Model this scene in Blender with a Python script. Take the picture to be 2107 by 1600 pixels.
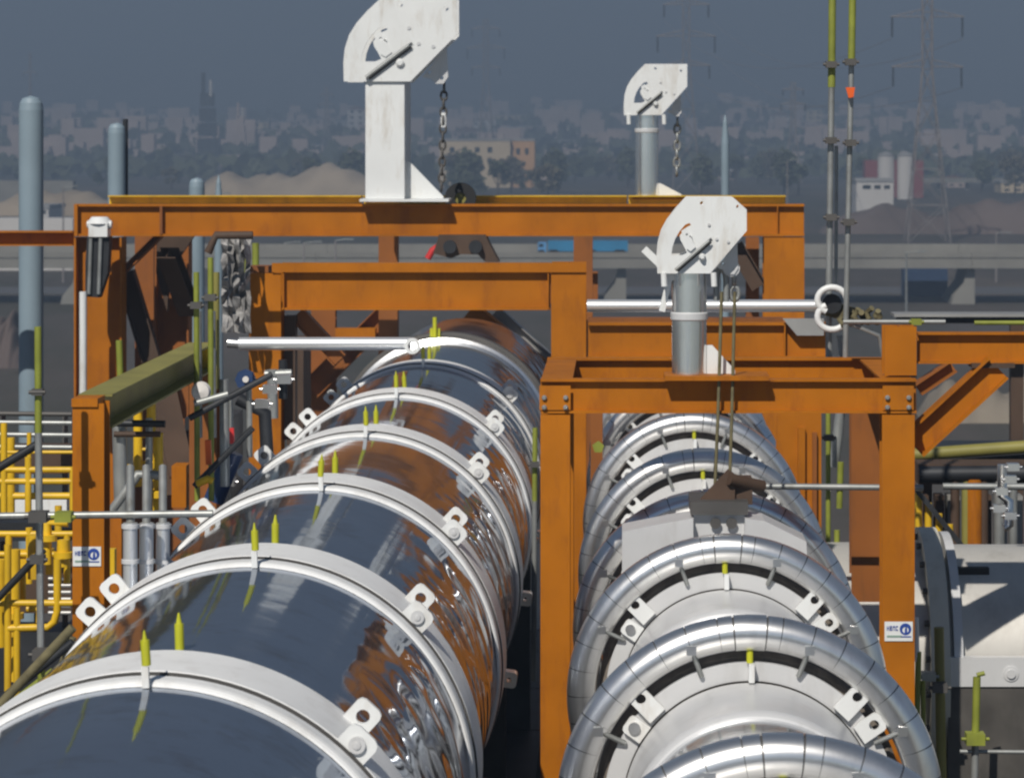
import bpy, math, random
from mathutils import Vector, Matrix
random.seed(7)
sc = bpy.context.scene
for o in list(bpy.data.objects): bpy.data.objects.remove(o)
COL = sc.collection

# ------------------------------------------------------------------ camera
H = 16.0            # eye height above the ground (m)
F = 6000.0          # focal length in photograph pixels
VX, VY = 1273.0, 290.0
cam_d = bpy.data.cameras.new('camera'); cam = bpy.data.objects.new('camera', cam_d); COL.objects.link(cam)
cam.location = (0, 0, H); cam.rotation_euler = (math.radians(90), 0, 0)
cam_d.sensor_width = 36.0; cam_d.sensor_fit = 'HORIZONTAL'
cam_d.lens = F/2107*36
cam_d.shift_x = (1053.5-VX)/2107; cam_d.shift_y = (VY-800)/2107
cam_d.dof.use_dof = True; cam_d.dof.focus_distance = 22.5; cam_d.dof.aperture_fstop = 4.5
cam_d.clip_start = 0.5; cam_d.clip_end = 20000
sc.camera = cam
# ------------------------------------------------------------------ sky, sun, exposure
SUN_EL, SUN_AZ = 44.0, 163.0      # azimuth: clockwise from the view direction (+Y); minus = left
w = bpy.data.worlds.new("World"); sc.world = w; w.use_nodes = True
nt = w.node_tree; nt.nodes.clear()
sky = nt.nodes.new('ShaderNodeTexSky'); sky.sky_type = 'NISHITA'; sky.sun_disc = False
sky.sun_elevation = math.radians(SUN_EL); sky.sun_rotation = math.radians(-SUN_AZ)
sky.altitude = 2500; sky.air_density = 0.8; sky.dust_density = 0.3; sky.ozone_density = 1.0
bg = nt.nodes.new('ShaderNodeBackground'); bg.inputs['Strength'].default_value = 0.05
out = nt.nodes.new('ShaderNodeOutputWorld')
nt.links.new(sky.outputs[0], bg.inputs[0]); nt.links.new(bg.outputs[0], out.inputs[0])
sun_d = bpy.data.lights.new('sun', 'SUN'); sun = bpy.data.objects.new('sun', sun_d); COL.objects.link(sun)
sun_d.energy = 4.4; sun_d.angle = math.radians(0.53); sun_d.color = (1.0, 0.95, 0.87)
az = math.radians(-SUN_AZ); el = math.radians(SUN_EL)
sdir = Vector((math.sin(az)*math.cos(el), math.cos(az)*math.cos(el), math.sin(el)))
sun.rotation_euler = sdir.to_track_quat('Z', 'Y').to_euler(); sun.location = (-8, -10, 40)
sc.view_settings.view_transform = 'Standard'; sc.view_settings.look = 'None'
sc.view_settings.exposure = 0.0; sc.view_settings.gamma = 1.0; sc.view_settings.use_curve_mapping = False
sc.render.engine = 'CYCLES'
sc.cycles.filter_width = 2.3
sc.cycles.max_bounces = 7; sc.cycles.volume_bounces = 0

# ------------------------------------------------------------------ materials
def mat(name, col, rough=0.6, metal=0.0, var=0.12, scale=3.0, bump=0.0, bscale=None, spec=0.5, dirt=None, dscale=1.2, damt=0.4, aniso=0):
    m = bpy.data.materials.new(name); m.use_nodes = True
    n = m.node_tree.nodes; l = m.node_tree.links; b = n['Principled BSDF']
    b.inputs['Roughness'].default_value = rough; b.inputs['Metallic'].default_value = metal
    b.inputs['Specular IOR Level'].default_value = spec
    tc = n.new('ShaderNodeNewGeometry')
    no = n.new('ShaderNodeTexNoise'); no.inputs['Scale'].default_value = scale; no.inputs['Detail'].default_value = 5
    l.new(tc.outputs['Position'], no.inputs['Vector'])
    mx = n.new('ShaderNodeMix'); mx.data_type = 'RGBA'
    mx.inputs[6].default_value = (*[c*(1-var) for c in col], 1)
    mx.inputs[7].default_value = (*[min(1, c*(1+var)) for c in col], 1)
    mr = n.new('ShaderNodeMapRange'); mr.inputs[1].default_value = 0.3; mr.inputs[2].default_value = 0.7
    l.new(no.outputs[0], mr.inputs[0]); l.new(mr.outputs[0], mx.inputs[0])
    src = mx.outputs[2]
    if dirt:
        n2 = n.new('ShaderNodeTexNoise'); n2.inputs['Scale'].default_value = dscale; n2.inputs['Detail'].default_value = 8
        n2.inputs['Roughness'].default_value = 0.7
        mp = n.new('ShaderNodeMapping'); mp.inputs['Scale'].default_value = (1, 1, 0.25)
        l.new(tc.outputs['Position'], mp.inputs[0]); l.new(mp.outputs[0], n2.inputs['Vector'])
        r2 = n.new('ShaderNodeMapRange'); r2.inputs[1].default_value = 0.52; r2.inputs[2].default_value = 0.72; r2.inputs[4].default_value = damt
        l.new(n2.outputs[0], r2.inputs[0])
        m2 = n.new('ShaderNodeMix'); m2.data_type = 'RGBA'; m2.inputs[7].default_value = (*dirt, 1)
        l.new(r2.outputs[0], m2.inputs[0]); l.new(src, m2.inputs[6]); src = m2.outputs[2]
    l.new(src, b.inputs['Base Color'])
    if bump:
        nb = n.new('ShaderNodeTexNoise'); nb.inputs['Scale'].default_value = bscale or scale*4; nb.inputs['Detail'].default_value = 3
        l.new(tc.outputs['Position'], nb.inputs['Vector'])
        bp = n.new('ShaderNodeBump'); bp.inputs['Strength'].default_value = 1.0; bp.inputs['Distance'].default_value = bump
        l.new(nb.outputs[0], bp.inputs['Height']); l.new(bp.outputs[0], b.inputs['Normal'])
    return m
ORANGE = mat('orange_paint', (0.385, 0.124, 0.003), 0.6, 0, 0.16, 1.6, bump=0.002, bscale=9, dirt=(0.20, 0.06, 0.012), dscale=5, damt=0.65, spec=0.2)
ORANGE2 = mat('rusty_orange_paint', (0.25, 0.078, 0.008), 0.6, 0, 0.15, 1.6, dirt=(0.09, 0.035, 0.015), dscale=1.5, damt=0.7)
OLIVE = mat('olive_paint', (0.24, 0.215, 0.05), 0.55, 0, 0.15, 2, dirt=(0.08, 0.07, 0.03))
BROWN = mat('brown_primer', (0.070, 0.040, 0.024), 0.7, 0, 0.2, 2, dirt=(0.03, 0.02, 0.015))
WHITE = mat('white_paint', (0.74, 0.75, 0.74), 0.42, 0, 0.04, 2, dirt=(0.38, 0.30, 0.20), dscale=5, damt=0.5)
WHITE2 = mat('white_flange_paint', (0.62, 0.62, 0.62), 0.35, 0.15, 0.05, 2, bump=0.001, bscale=8, dirt=(0.36, 0.34, 0.31), dscale=4, damt=0.35)
MIRROR = mat('polished_cladding', (0.43, 0.47, 0.53), 0.07, 0.9, 0.06, 1.0, bump=0.006, bscale=1.0, dirt=(0.26, 0.225, 0.20), dscale=2.6, damt=0.6)
MIRROR.node_tree.nodes['Principled BSDF'].inputs['Specular Tint'].default_value = (0.56, 0.59, 0.64, 1)
def foil_dents(m, x0):
    # crumpled foil patch along the flank of the duct that faces the hooped pipe
    n = m.node_tree.nodes; l = m.node_tree.links; b = n['Principled BSDF']; old = b.inputs['Normal'].links[0].from_socket
    g = n.new('ShaderNodeNewGeometry'); sp = n.new('ShaderNodeSeparateXYZ'); l.new(g.outputs['Position'], sp.inputs[0])
    mr = n.new('ShaderNodeMapRange'); mr.inputs[1].default_value = x0; mr.inputs[2].default_value = x0+0.35; mr.inputs[4].default_value = 1.0
    l.new(sp.outputs['X'], mr.inputs[0])
    v = n.new('ShaderNodeTexVoronoi'); v.feature = 'SMOOTH_F1'; v.inputs['Scale'].default_value = 2.6; l.new(g.outputs['Position'], v.inputs['Vector'])
    mu = n.new('ShaderNodeMath'); mu.operation = 'MULTIPLY'; l.new(v.outputs['Distance'], mu.inputs[0]); l.new(mr.outputs[0], mu.inputs[1])
    bp = n.new('ShaderNodeBump'); bp.inputs['Distance'].default_value = 0.045; l.new(mu.outputs[0], bp.inputs['Height']); l.new(old, bp.inputs['Normal'])
    l.new(bp.outputs[0], b.inputs['Normal'])
foil_dents(MIRROR, -1.62)
STEEL = mat('brushed_steel', (0.86, 0.855, 0.84), 0.31, 0.97, 0.06, 3, bump=0.002, bscale=5, dirt=(0.36, 0.34, 0.32), dscale=3, damt=0.35)
CHROME = mat('bright_tube', (0.97, 0.97, 0.96), 0.30, 0.75, 0.03, 2)
BELT = mat('white_belt_paint', (0.80, 0.80, 0.79), 0.5, 0, 0.05, 2, bump=0.001, bscale=8, dirt=(0.45, 0.42, 0.38), dscale=6, damt=0.4)
CLAD = mat('plain_cladding', (0.55, 0.57, 0.60), 0.14, 1.0, 0.05, 1.0, bump=0.005, bscale=1.5, dirt=(0.3, 0.27, 0.24), dscale=3, damt=0.5)
POST = mat('ground_steel', (0.93, 0.93, 0.92), 0.24, 0.95, 0.04, 2, dirt=(0.5, 0.48, 0.45), dscale=4, damt=0.3)
SEAM = mat('dark_seam', (0.10, 0.095, 0.09), 0.6, 0.4)
GALV = mat('galvanised_scaffold', (0.33, 0.34, 0.33), 0.45, 0.5, 0.15, 6, dirt=(0.14, 0.13, 0.10), dscale=5, damt=0.6)
SCGREEN = mat('yellow_green_paint', (0.22, 0.245, 0.03), 0.55, 0, 0.2, 5, dirt=(0.15, 0.16, 0.05), dscale=5, damt=0.6)
PIN = mat('pin_yellow_paint', (0.46, 0.46, 0.02), 0.4, 0, 0.1, 5)
YELLOW = mat('handrail_yellow', (0.68, 0.42, 0.012), 0.45, 0, 0.12, 4, dirt=(0.25, 0.15, 0.03), dscale=4, damt=0.5)
DARK = mat('dark_steel', (0.028, 0.03, 0.034), 0.5, 0.3, 0.3, 3)
BELLOW = mat('bellows_fabric', (0.17, 0.145, 0.12), 0.7, 0, 0.3, 8, dirt=(0.05, 0.04, 0.035), dscale=6, damt=0.7)
SHADELAG = mat('shaded_grimy_lagging', (0.085, 0.078, 0.07), 0.6, 0.2, 0.3, 3, dirt=(0.03, 0.03, 0.03), dscale=3, damt=0.7)  # dark tone stands in for shade under the branch pipe
BLACK = mat('black_rubber', (0.012, 0.012, 0.013), 0.7)
TANK = mat('blue_grey_paint', (0.22, 0.29, 0.34), 0.5, 0, 0.06, 1.5, dirt=(0.14, 0.17, 0.18), dscale=1.5)
NAVY = mat('navy_plastic', (0.02, 0.045, 0.12), 0.4)
RED = mat('red_paint', (0.55, 0.03, 0.03), 0.45)
RORANGE = mat('orange_tape', (0.75, 0.11, 0.01), 0.5)
GREYBOX = mat('grey_sheet', (0.42, 0.41, 0.39), 0.45, 0.5, 0.08, 2, dirt=(0.22, 0.2, 0.18))
CONC = mat('concrete', (0.25, 0.24, 0.215), 0.85, 0, 0.12, 0.3, dirt=(0.16, 0.15, 0.13), dscale=0.4)
SANDW = mat('dirt_mound_earth', (0.36, 0.29, 0.21), 0.95, 0, 0.25, 0.05, dirt=(0.16, 0.12, 0.09), dscale=0.06)
WPIPE = mat('weathered_cladding', (0.52, 0.50, 0.46), 0.45, 0.25, 0.08, 1, bump=0.004, bscale=2, dirt=(0.25, 0.23, 0.2), dscale=2, damt=0.5)
BEIGE = mat('beige_render', (0.62, 0.50, 0.34), 0.85, 0, 0.08, 0.1)
OCHRE = mat('ochre_render', (0.62, 0.36, 0.17), 0.85, 0, 0.08, 0.1)
PINKW = mat('pink_grey_render', (0.50, 0.40, 0.36), 0.85, 0, 0.15, 0.05)
GREYW = mat('grey_render', (0.34, 0.34, 0.34), 0.85, 0, 0.15, 0.05)
PALEW = mat('pale_render', (0.66, 0.63, 0.6), 0.8, 0, 0.06, 0.1)
ROOF = mat('brown_roof', (0.17, 0.09, 0.065), 0.85, 0, 0.15, 0.1)
WIN = mat('dark_window_glass', (0.02, 0.025, 0.03), 0.15)
BLUET = mat('blue_tarpaulin', (0.03, 0.22, 0.42), 0.5, 0, 0.15, 0.5)
LATT = mat('lattice_steel', (0.30, 0.27, 0.26), 0.7, 0.2)
LEAF = mat('tree_foliage', (0.07, 0.08, 0.045), 0.85, 0, 0.4, 0.15)
LEAF2 = mat('dry_tree_foliage', (0.11, 0.095, 0.06), 0.85, 0, 0.35, 0.15)
BARK = mat('bark', (0.07, 0.05, 0.035), 0.9)
SIGNB = mat('sign_blue', (0.02, 0.06, 0.30), 0.5)
SIGNG = mat('sign_grey_green', (0.25, 0.36, 0.30), 0.5)
CLOTH = mat('stained_sheeting', (0.28, 0.27, 0.26), 0.8, 0, 0.5, 8, bump=0.02, bscale=9, dirt=(0.05, 0.05, 0.06), dscale=9, damt=0.9)
ROPE = mat('rope_and_hose', (0.14, 0.12, 0.06), 0.8, 0, 0.3, 10)

# ------------------------------------------------------------------ mesh helpers
def P(px, py, Y):
    return Vector(((px-VX)*Y/F, Y, H+(VY-py)*Y/F))
WL = {}
class MB:
    def __init__(s): s.v = []; s.f = []; s.sm = []
    def add(s, vs, fs, smooth=False):
        b = len(s.v); s.v += [Vector(v) for v in vs]
        s.f += [[b+i for i in f] for f in fs]; s.sm += [smooth]*len(fs); return s
    def box(s, a, b):
        x0, y0, z0 = [min(a[i], b[i]) for i in range(3)]; x1, y1, z1 = [max(a[i], b[i]) for i in range(3)]
        return s.add([(x0,y0,z0),(x1,y0,z0),(x1,y1,z0),(x0,y1,z0),(x0,y0,z1),(x1,y0,z1),(x1,y1,z1),(x0,y1,z1)],
              [(0,3,2,1),(4,5,6,7),(0,1,5,4),(1,2,6,5),(2,3,7,6),(3,0,4,7)])
    def prism(s, pts, vec):            # closed polygon pts extruded by vec
        n = len(pts); vec = Vector(vec); pts = [Vector(p) for p in pts]
        return s.add(pts+[p+vec for p in pts], [tuple(range(n))[::-1], tuple(range(n, 2*n))]+[(i, (i+1) % n, n+(i+1) % n, n+i) for i in range(n)])
    def tube(s, pts, r, n=10, closed=False, cap=True, r1=None):
        pts = [Vector(p) for p in pts]; m = len(pts); vs = []; fs = []
        prev = None
        for i, p in enumerate(pts):
            if closed: t = pts[(i+1) % m]-pts[i-1]
            else: t = pts[min(i+1, m-1)]-pts[max(i-1, 0)]
            t.normalize()
            if prev is None:
                a = Vector((0, 0, 1)) if abs(t.z) < 0.9 else Vector((1, 0, 0))
                u = t.cross(a).normalized()
            else: u = (prev-t*prev.dot(t)).normalized()
            prev = u; v = t.cross(u)
            rr = r if r1 is None else r+(r1-r)*i/max(1, m-1)
            for k in range(n):
                a = 2*math.pi*k/n; vs.append(p+(u*math.cos(a)+v*math.sin(a))*rr)
        for i in range(m if closed else m-1):
            j = (i+1) % m
            for k in range(n):
                fs.append((i*n+k, i*n+(k+1) % n, j*n+(k+1) % n, j*n+k))
        s.add(vs, fs, True)
        if cap and not closed:
            b = len(s.v)-len(vs)
            s.add(s.v[b:b+n], [tuple(range(n))[::-1]]); s.add(s.v[b+(m-1)*n:b+m*n], [tuple(range(n))])
        return s
    def lathe(s, c, axis, prof, n=96, a0=0, a1=2*math.pi, smooth=True, closedprof=False):
        """profile (r, t) turned about axis through c; each profile edge is its own strip so edges stay crisp"""
        c = Vector(c); axis = Vector(axis).normalized()
        u = Vector((0, 0, 1)) if abs(axis.z) < 0.9 else Vector((1, 0, 0)); u = (u-axis*u.dot(axis)).normalized(); v = u.cross(axis)
        full = abs(a1-a0-2*math.pi) < 1e-6; na = n if full else n+1
        segs = list(zip(prof[:-1], prof[1:])) + ([(prof[-1], prof[0])] if closedprof else [])
        for (ra, ta), (rb, tb) in segs:
            vs = []; fs = []
            for k in range(na):
                a = a0+(a1-a0)*k/n; d = u*math.cos(a)+v*math.sin(a)
                vs += [c+axis*ta+d*ra, c+axis*tb+d*rb]
            for k in range(n):
                j = (k+1) % na
                fs.append((2*k, 2*k+1, 2*j+1, 2*j))
            s.add(vs, fs, smooth)
        return s
    def beam(s, p0, p1, h, b, tf=0.018, tw=0.012, up=(0, 0, 1)):
        p0 = Vector(p0); p1 = Vector(p1); t = (p1-p0).normalized(); up = Vector(up); up = (up-t*up.dot(t)).normalized(); sd = t.cross(up)
        def bx(u0, u1, w0, w1):
            q = [p0+up*u0+sd*w0, p0+up*u0+sd*w1, p0+up*u1+sd*w1, p0+up*u1+sd*w0]
            s.prism(q, p1-p0)
        bx(h/2-tf, h/2, -b/2, b/2); bx(-h/2, -h/2+tf, -b/2, b/2); bx(-h/2+tf, h/2-tf, -tw/2, tw/2)
        return s
    def plank(s, p0, p1, wdt, thk, up=(0, 0, 1)):
        p0 = Vector(p0); p1 = Vector(p1); t = (p1-p0).normalized(); up = Vector(up); up = (up-t*up.dot(t)).normalized(); sd = t.cross(up)
        q = [p0+up*a*thk/2+sd*c*wdt/2 for a, c in ((-1, -1), (-1, 1), (1, 1), (1, -1))]
        return s.prism(q, p1-p0)
    def build(s, name, m, parent=None, **k):
        me = bpy.data.meshes.new(name)
        lo = Vector([min(v[i] for v in s.v) for i in range(3)]); hi = Vector([max(v[i] for v in s.v) for i in range(3)]); c = (lo+hi)/2
        if parent is None: c.z = lo.z
        me.from_pydata([v-c for v in s.v], [], s.f)
        me.polygons.foreach_set('use_smooth', s.sm); me.materials.append(m)
        import bmesh as _b
        bm = _b.new(); bm.from_mesh(me); _b.ops.recalc_face_normals(bm, faces=bm.faces); bm.to_mesh(me); bm.free()
        o = bpy.data.objects.new(name, me); COL.objects.link(o); WL[o] = c
        if parent is not None: o.parent = parent; o.location = c-WL[parent]
        else: o.location = c
        tag(o, **k); return o
def tag(o, label=None, cat=None, group=None, kind=None):
    if label: o['label'] = label
    if cat: o['category'] = cat
    if group: o['group'] = group
    if kind: o['kind'] = kind
    return o
def thing(name, loc, label, cat, group=None):
    o = bpy.data.objects.new(name, None); COL.objects.link(o); o.location = loc; o.empty_display_size = 0.3
    WL[o] = Vector(loc); return tag(o, label, cat, group)
def copy_part(o, parent, delta=(0, 0, 0), label=None):
    c = o.copy(); COL.objects.link(c); c.parent = parent; WL[c] = WL[o]+Vector(delta); c.location = WL[c]-WL[parent]
    return c
def plate(name, outer, holes, y0, thk, m, parent, **k):
    """flat plate in a plane facing the camera axis; pts are world (x, z)"""
    cu = bpy.data.curves.new(name, 'CURVE'); cu.dimensions = '2D'; cu.fill_mode = 'BOTH'; cu.extrude = thk/2
    for pts in [outer]+holes:
        sp = cu.splines.new('POLY'); sp.points.add(len(pts)-1)
        for i, (x, z) in enumerate(pts): sp.points[i].co = (x, z, 0, 1)
        sp.use_cyclic_u = True
    t = bpy.data.objects.new('tmp', cu); COL.objects.link(t)
    dg = bpy.context.evaluated_depsgraph_get(); me = bpy.data.meshes.new_from_object(t.evaluated_get(dg))
    vs = [Vector((v.co.x, y0+v.co.z, v.co.y)) for v in me.vertices]; fs = [tuple(p.vertices) for p in me.polygons]
    bpy.data.objects.remove(t); bpy.data.curves.remove(cu); bpy.data.meshes.remove(me)
    mb = MB(); mb.add(vs, fs); return mb.build(name, m, parent, **k)
def circ(cx, cz, r, n=16, a0=0): return [(cx+r*math.cos(a0+2*math.pi*i/n), cz+r*math.sin(a0+2*math.pi*i/n)) for i in range(n)]
def px2(pts, Y): return [((x-VX)*Y/F, H+(VY-y)*Y/F) for x, y in pts]

# ------------------------------------------------------------------ terrain
def terr(x, y):
    b = 0.0
    if y > 1400: b = (min(y, 3000)-1400)*0.028
    if y > 3000: b += (y-3000)*0.16*(1-math.exp(-(y-3000)/700))
    if y > 1400: b += 4*math.sin(x/170+y/400)*min(1, (y-1400)/600)+3*math.sin(x/61-y/140)*min(1, (y-1400)/900)
    if y > 3200: b += 25*math.sin(x/410+1)*min(1, (y-3200)/800)
    return b
ys = [-60, 40, 100, 200, 400, 700, 1000, 1400]+[1500+80*i for i in range(45)]
xs = [-1500+100*i for i in range(31)]
mb = MB(); vs = [(x, y, terr(x, y)) for y in ys for x in xs]; nx = len(xs)
mb.add(vs, [(j*nx+i, j*nx+i+1, (j+1)*nx+i+1, (j+1)*nx+i) for j in range(len(ys)-1) for i in range(nx-1)], True)
def ground_mat():
    m = bpy.data.materials.new('ground_earth'); m.use_nodes = True; n = m.node_tree.nodes; l = m.node_tree.links; b = n['Principled BSDF']
    b.inputs['Roughness'].default_value = 0.95
    g = n.new('ShaderNodeNewGeometry')
    mp = n.new('ShaderNodeMapping'); mp.inputs['Scale'].default_value = (1, 0.28, 1); l.new(g.outputs['Position'], mp.inputs[0])
    a = n.new('ShaderNodeTexNoise'); a.inputs['Scale'].default_value = 0.035; a.inputs['Detail'].default_value = 8; a.inputs['Roughness'].default_value = 0.65
    l.new(mp.outputs[0], a.inputs['Vector'])
    r = n.new('ShaderNodeValToRGB'); e = r.color_ramp.elements
    e[0].position = 0.3; e[0].color = (0.0303, 0.033, 0.0176, 1); e[1].position = 0.72; e[1].color = (0.132, 0.1045, 0.077, 1)
    x = e.new(0.45); x.color = (0.0495, 0.044, 0.0303, 1); x = e.new(0.55); x.color = (0.0715, 0.0578, 0.0468, 1)
    l.new(a.outputs[0], r.inputs[0]); l.new(r.outputs[0], b.inputs['Base Color'])
    return m
GROUND = ground_mat()
g = mb.build('ground', GROUND, kind='structure')

# ------------------------------------------------------------------ LEFT DUCT with flange rings
CZ = H-4.25; LX = -2.43; RB = 1.455
duct = thing('polished_duct', (LX, 12, CZ), 'large mirror polished metal duct with white flange rings and lifting lugs, left of centre', 'duct')
RY = [11.6+4.2*i for i in range(9)]     # ring positions
yprev = 2.0
for i, y in enumerate(RY[:8]+[46.0]):
    MB().lathe((LX, yprev+0.002, CZ), (0, 1, 0), [(RB, 0), (RB, (y-yprev)/2), (RB, y-yprev-0.004)], 160).build('shell', MIRROR, duct)
    yprev = y
def lug_pts(cx, cz, ang, r0, r1, wd, hole):
    """square lug standing radially at angle ang (from up, clockwise seen from the camera)"""
    u = (math.sin(ang), math.cos(ang)); t = (math.cos(ang), -math.sin(ang))
    def q(r, s): return (cx+u[0]*r+t[0]*s, cz+u[1]*r+t[1]*s)
    c = wd*0.22
    outer = [q(r0, -wd/2), q(r1-c, -wd/2), q(r1-c*0.3, -wd/2+c*0.3), q(r1, -wd/2+c), q(r1, wd/2-c), q(r1-c*0.3, wd/2-c*0.3), q(r1-c, wd/2), q(r0, wd/2)]
    hc = q(r1-wd*0.5, 0)
    return outer, [circ(hc[0], hc[1], hole, 18)]
proto = {}
def annulus(y, r0, r1, t, n=128):
    return MB().lathe((LX, y, CZ), (0, 1, 0), [(r0, 0), (r1, 0), (r1, t), (r0, t)], n, closedprof=True)
for i, y in enumerate(RY[:8]):
    mm = WHITE2 if i < 7 else GREYBOX
    if i < 7:
        if 'fl' not in proto:
            fl = MB().lathe((LX, y-0.66, CZ), (0, 1, 0), [(RB+0.002, 0), (1.485, 0), (1.50, 0.02), (1.502, 0.30), (1.502, 0.62), (1.49, 0.66), (RB+0.002, 0.66)], 128).build('flange_ring', BELT, duct); proto['fl'] = fl
            bd = MB().lathe((LX, y-0.87, CZ), (0, 1, 0), [(RB+0.002, 0), (1.470, 0.004), (1.481, 0.02), (1.487, 0.05), (1.487, 0.16), (RB+0.002, 0.165)], 128).build('retaining_band', BELT, fl)
            gp = MB().lathe((LX, y-0.672, CZ), (0, 1, 0), [(1.46, 0), (1.4985, 0), (1.4985, 0.005), (1.46, 0.005)], 128, closedprof=True).build('gasket_gap', SEAM, fl)
            pr = [bd, gp]
            for ang in (-40.5, -48.8, 43.0):
                o_, h_ = lug_pts(LX, CZ, math.radians(ang), 1.47, 1.65, 0.162, 0.038)
                pr.append(plate('lifting_lug', o_, h_, y-0.12, 0.035, WHITE, fl))
            for ang in (97, -97):
                o_, h_ = lug_pts(LX, CZ, math.radians(ang), 1.46, 1.60, 0.13, 0.02)
                pr.append(plate('side_bracket', o_, h_, y-0.0, 0.14, STEEL, fl))
            for ang in (44.5, -105):
                o_, h_ = lug_pts(LX, CZ, math.radians(ang), 1.459, 1.63, 0.19, 0.001)
                pr.append(plate('boss_plate', o_, [], y-0.65, 0.03, WHITE, fl))
                c = Vector((LX+math.sin(math.radians(ang))*1.55, y-0.667, CZ+math.cos(math.radians(ang))*1.55))
                pr.append(MB().lathe(c, (0, -1, 0), [(0.045, 0), (0.045, 0.02), (0.0, 0.02)], 18).build('bolt_head', WHITE2, fl))
                pr.append(MB().lathe(c+Vector((0, -0.021, 0)), (0, -1, 0), [(0.022, 0), (0.020, 0.006), (0.0, 0.008)], 12).build('bolt_tip', WHITE2, fl))
            # crest pins: front one crosses the ring, rear one stands on the shell behind it
            cx = LX+0.03; yp = y-0.89
            pr.append(MB().box((cx-0.018, yp-0.02, CZ+1.457), (cx+0.018, yp+0.015, CZ+1.57)).build('pin_bracket', WHITE, fl))
            pr.append(MB().tube([(cx, yp, CZ+1.571), (cx, yp, CZ+1.70)], 0.024, 10).tube([(cx, yp, CZ+1.70), (cx, yp, CZ+1.75)], 0.014, 8, r1=0.004).build('marker_pin', PIN, fl, label='yellow marker pin on the flange crest'))
            cx2 = LX+0.035; yp = y+0.22
            pr.append(MB().tube([(cx2, yp, CZ+1.457), (cx2, yp, CZ+1.60)], 0.026, 10).tube([(cx2, yp, CZ+1.60), (cx2, yp, CZ+1.66)], 0.018, 8, r1=0.006).build('marker_pin', PIN, fl, label='yellow marker pin standing on the shell'))
            proto['pr'] = pr
        else:
            fl = copy_part(proto['fl'], duct, (0, y-RY[0], 0))
            for q in proto['pr']:
                c = copy_part(q, fl, (0, y-RY[0], 0))
                if 'pin' in q.name: c.rotation_euler = (random.uniform(-.05, .05), random.uniform(-.06, .06), 0)
            fl.rotation_euler = (0, math.radians(random.uniform(-0.8, 0.8)), 0)
    else:
        fl = annulus(y, 1.40, 1.56, 0.25).build('end_flange', SEAM, duct)
        MB().lathe((LX, y-0.3, CZ), (0, 1, 0), [(1.457, 0), (1.50, 0.02), (1.50, 0.28), (1.457, 0.29)], 96).build('end_collar', STEEL, fl)
        MB().tube([(LX-0.15, y-0.1, CZ+1.5), (LX-0.15, y-0.1, CZ+1.78)], 0.03, 10).build('marker_pin', PIN, fl)
        MB().box((LX-0.22, y-0.05, CZ+1.5), (LX-0.08, y+0.05, CZ+1.62)).build('pin_bracket', PIN, fl)
# elbow at the end turning down
pts = [(LX, 46+2.0*math.sin(a), CZ-2.0+2.0*math.cos(a)) for a in [math.pi/2*i/12 for i in range(13)]]+[(LX, 48, CZ-6)]
MB().tube(pts, RB, 64, cap=False).build('elbow', STEEL, duct)
# saddles carrying the duct
for y in (13.5, 22.0, 30.5, 39):
    MB().box((LX-1.25, y-0.15, CZ-3.6), (LX+1.25, y+0.15, CZ-1.22)).build('saddle', DARK, duct)
MB().lathe((LX, 2.0, CZ), (0, 1, 0), [(0.0, 0), (RB, 0.001)], 64).build('end_cap', STEEL, duct)

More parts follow.
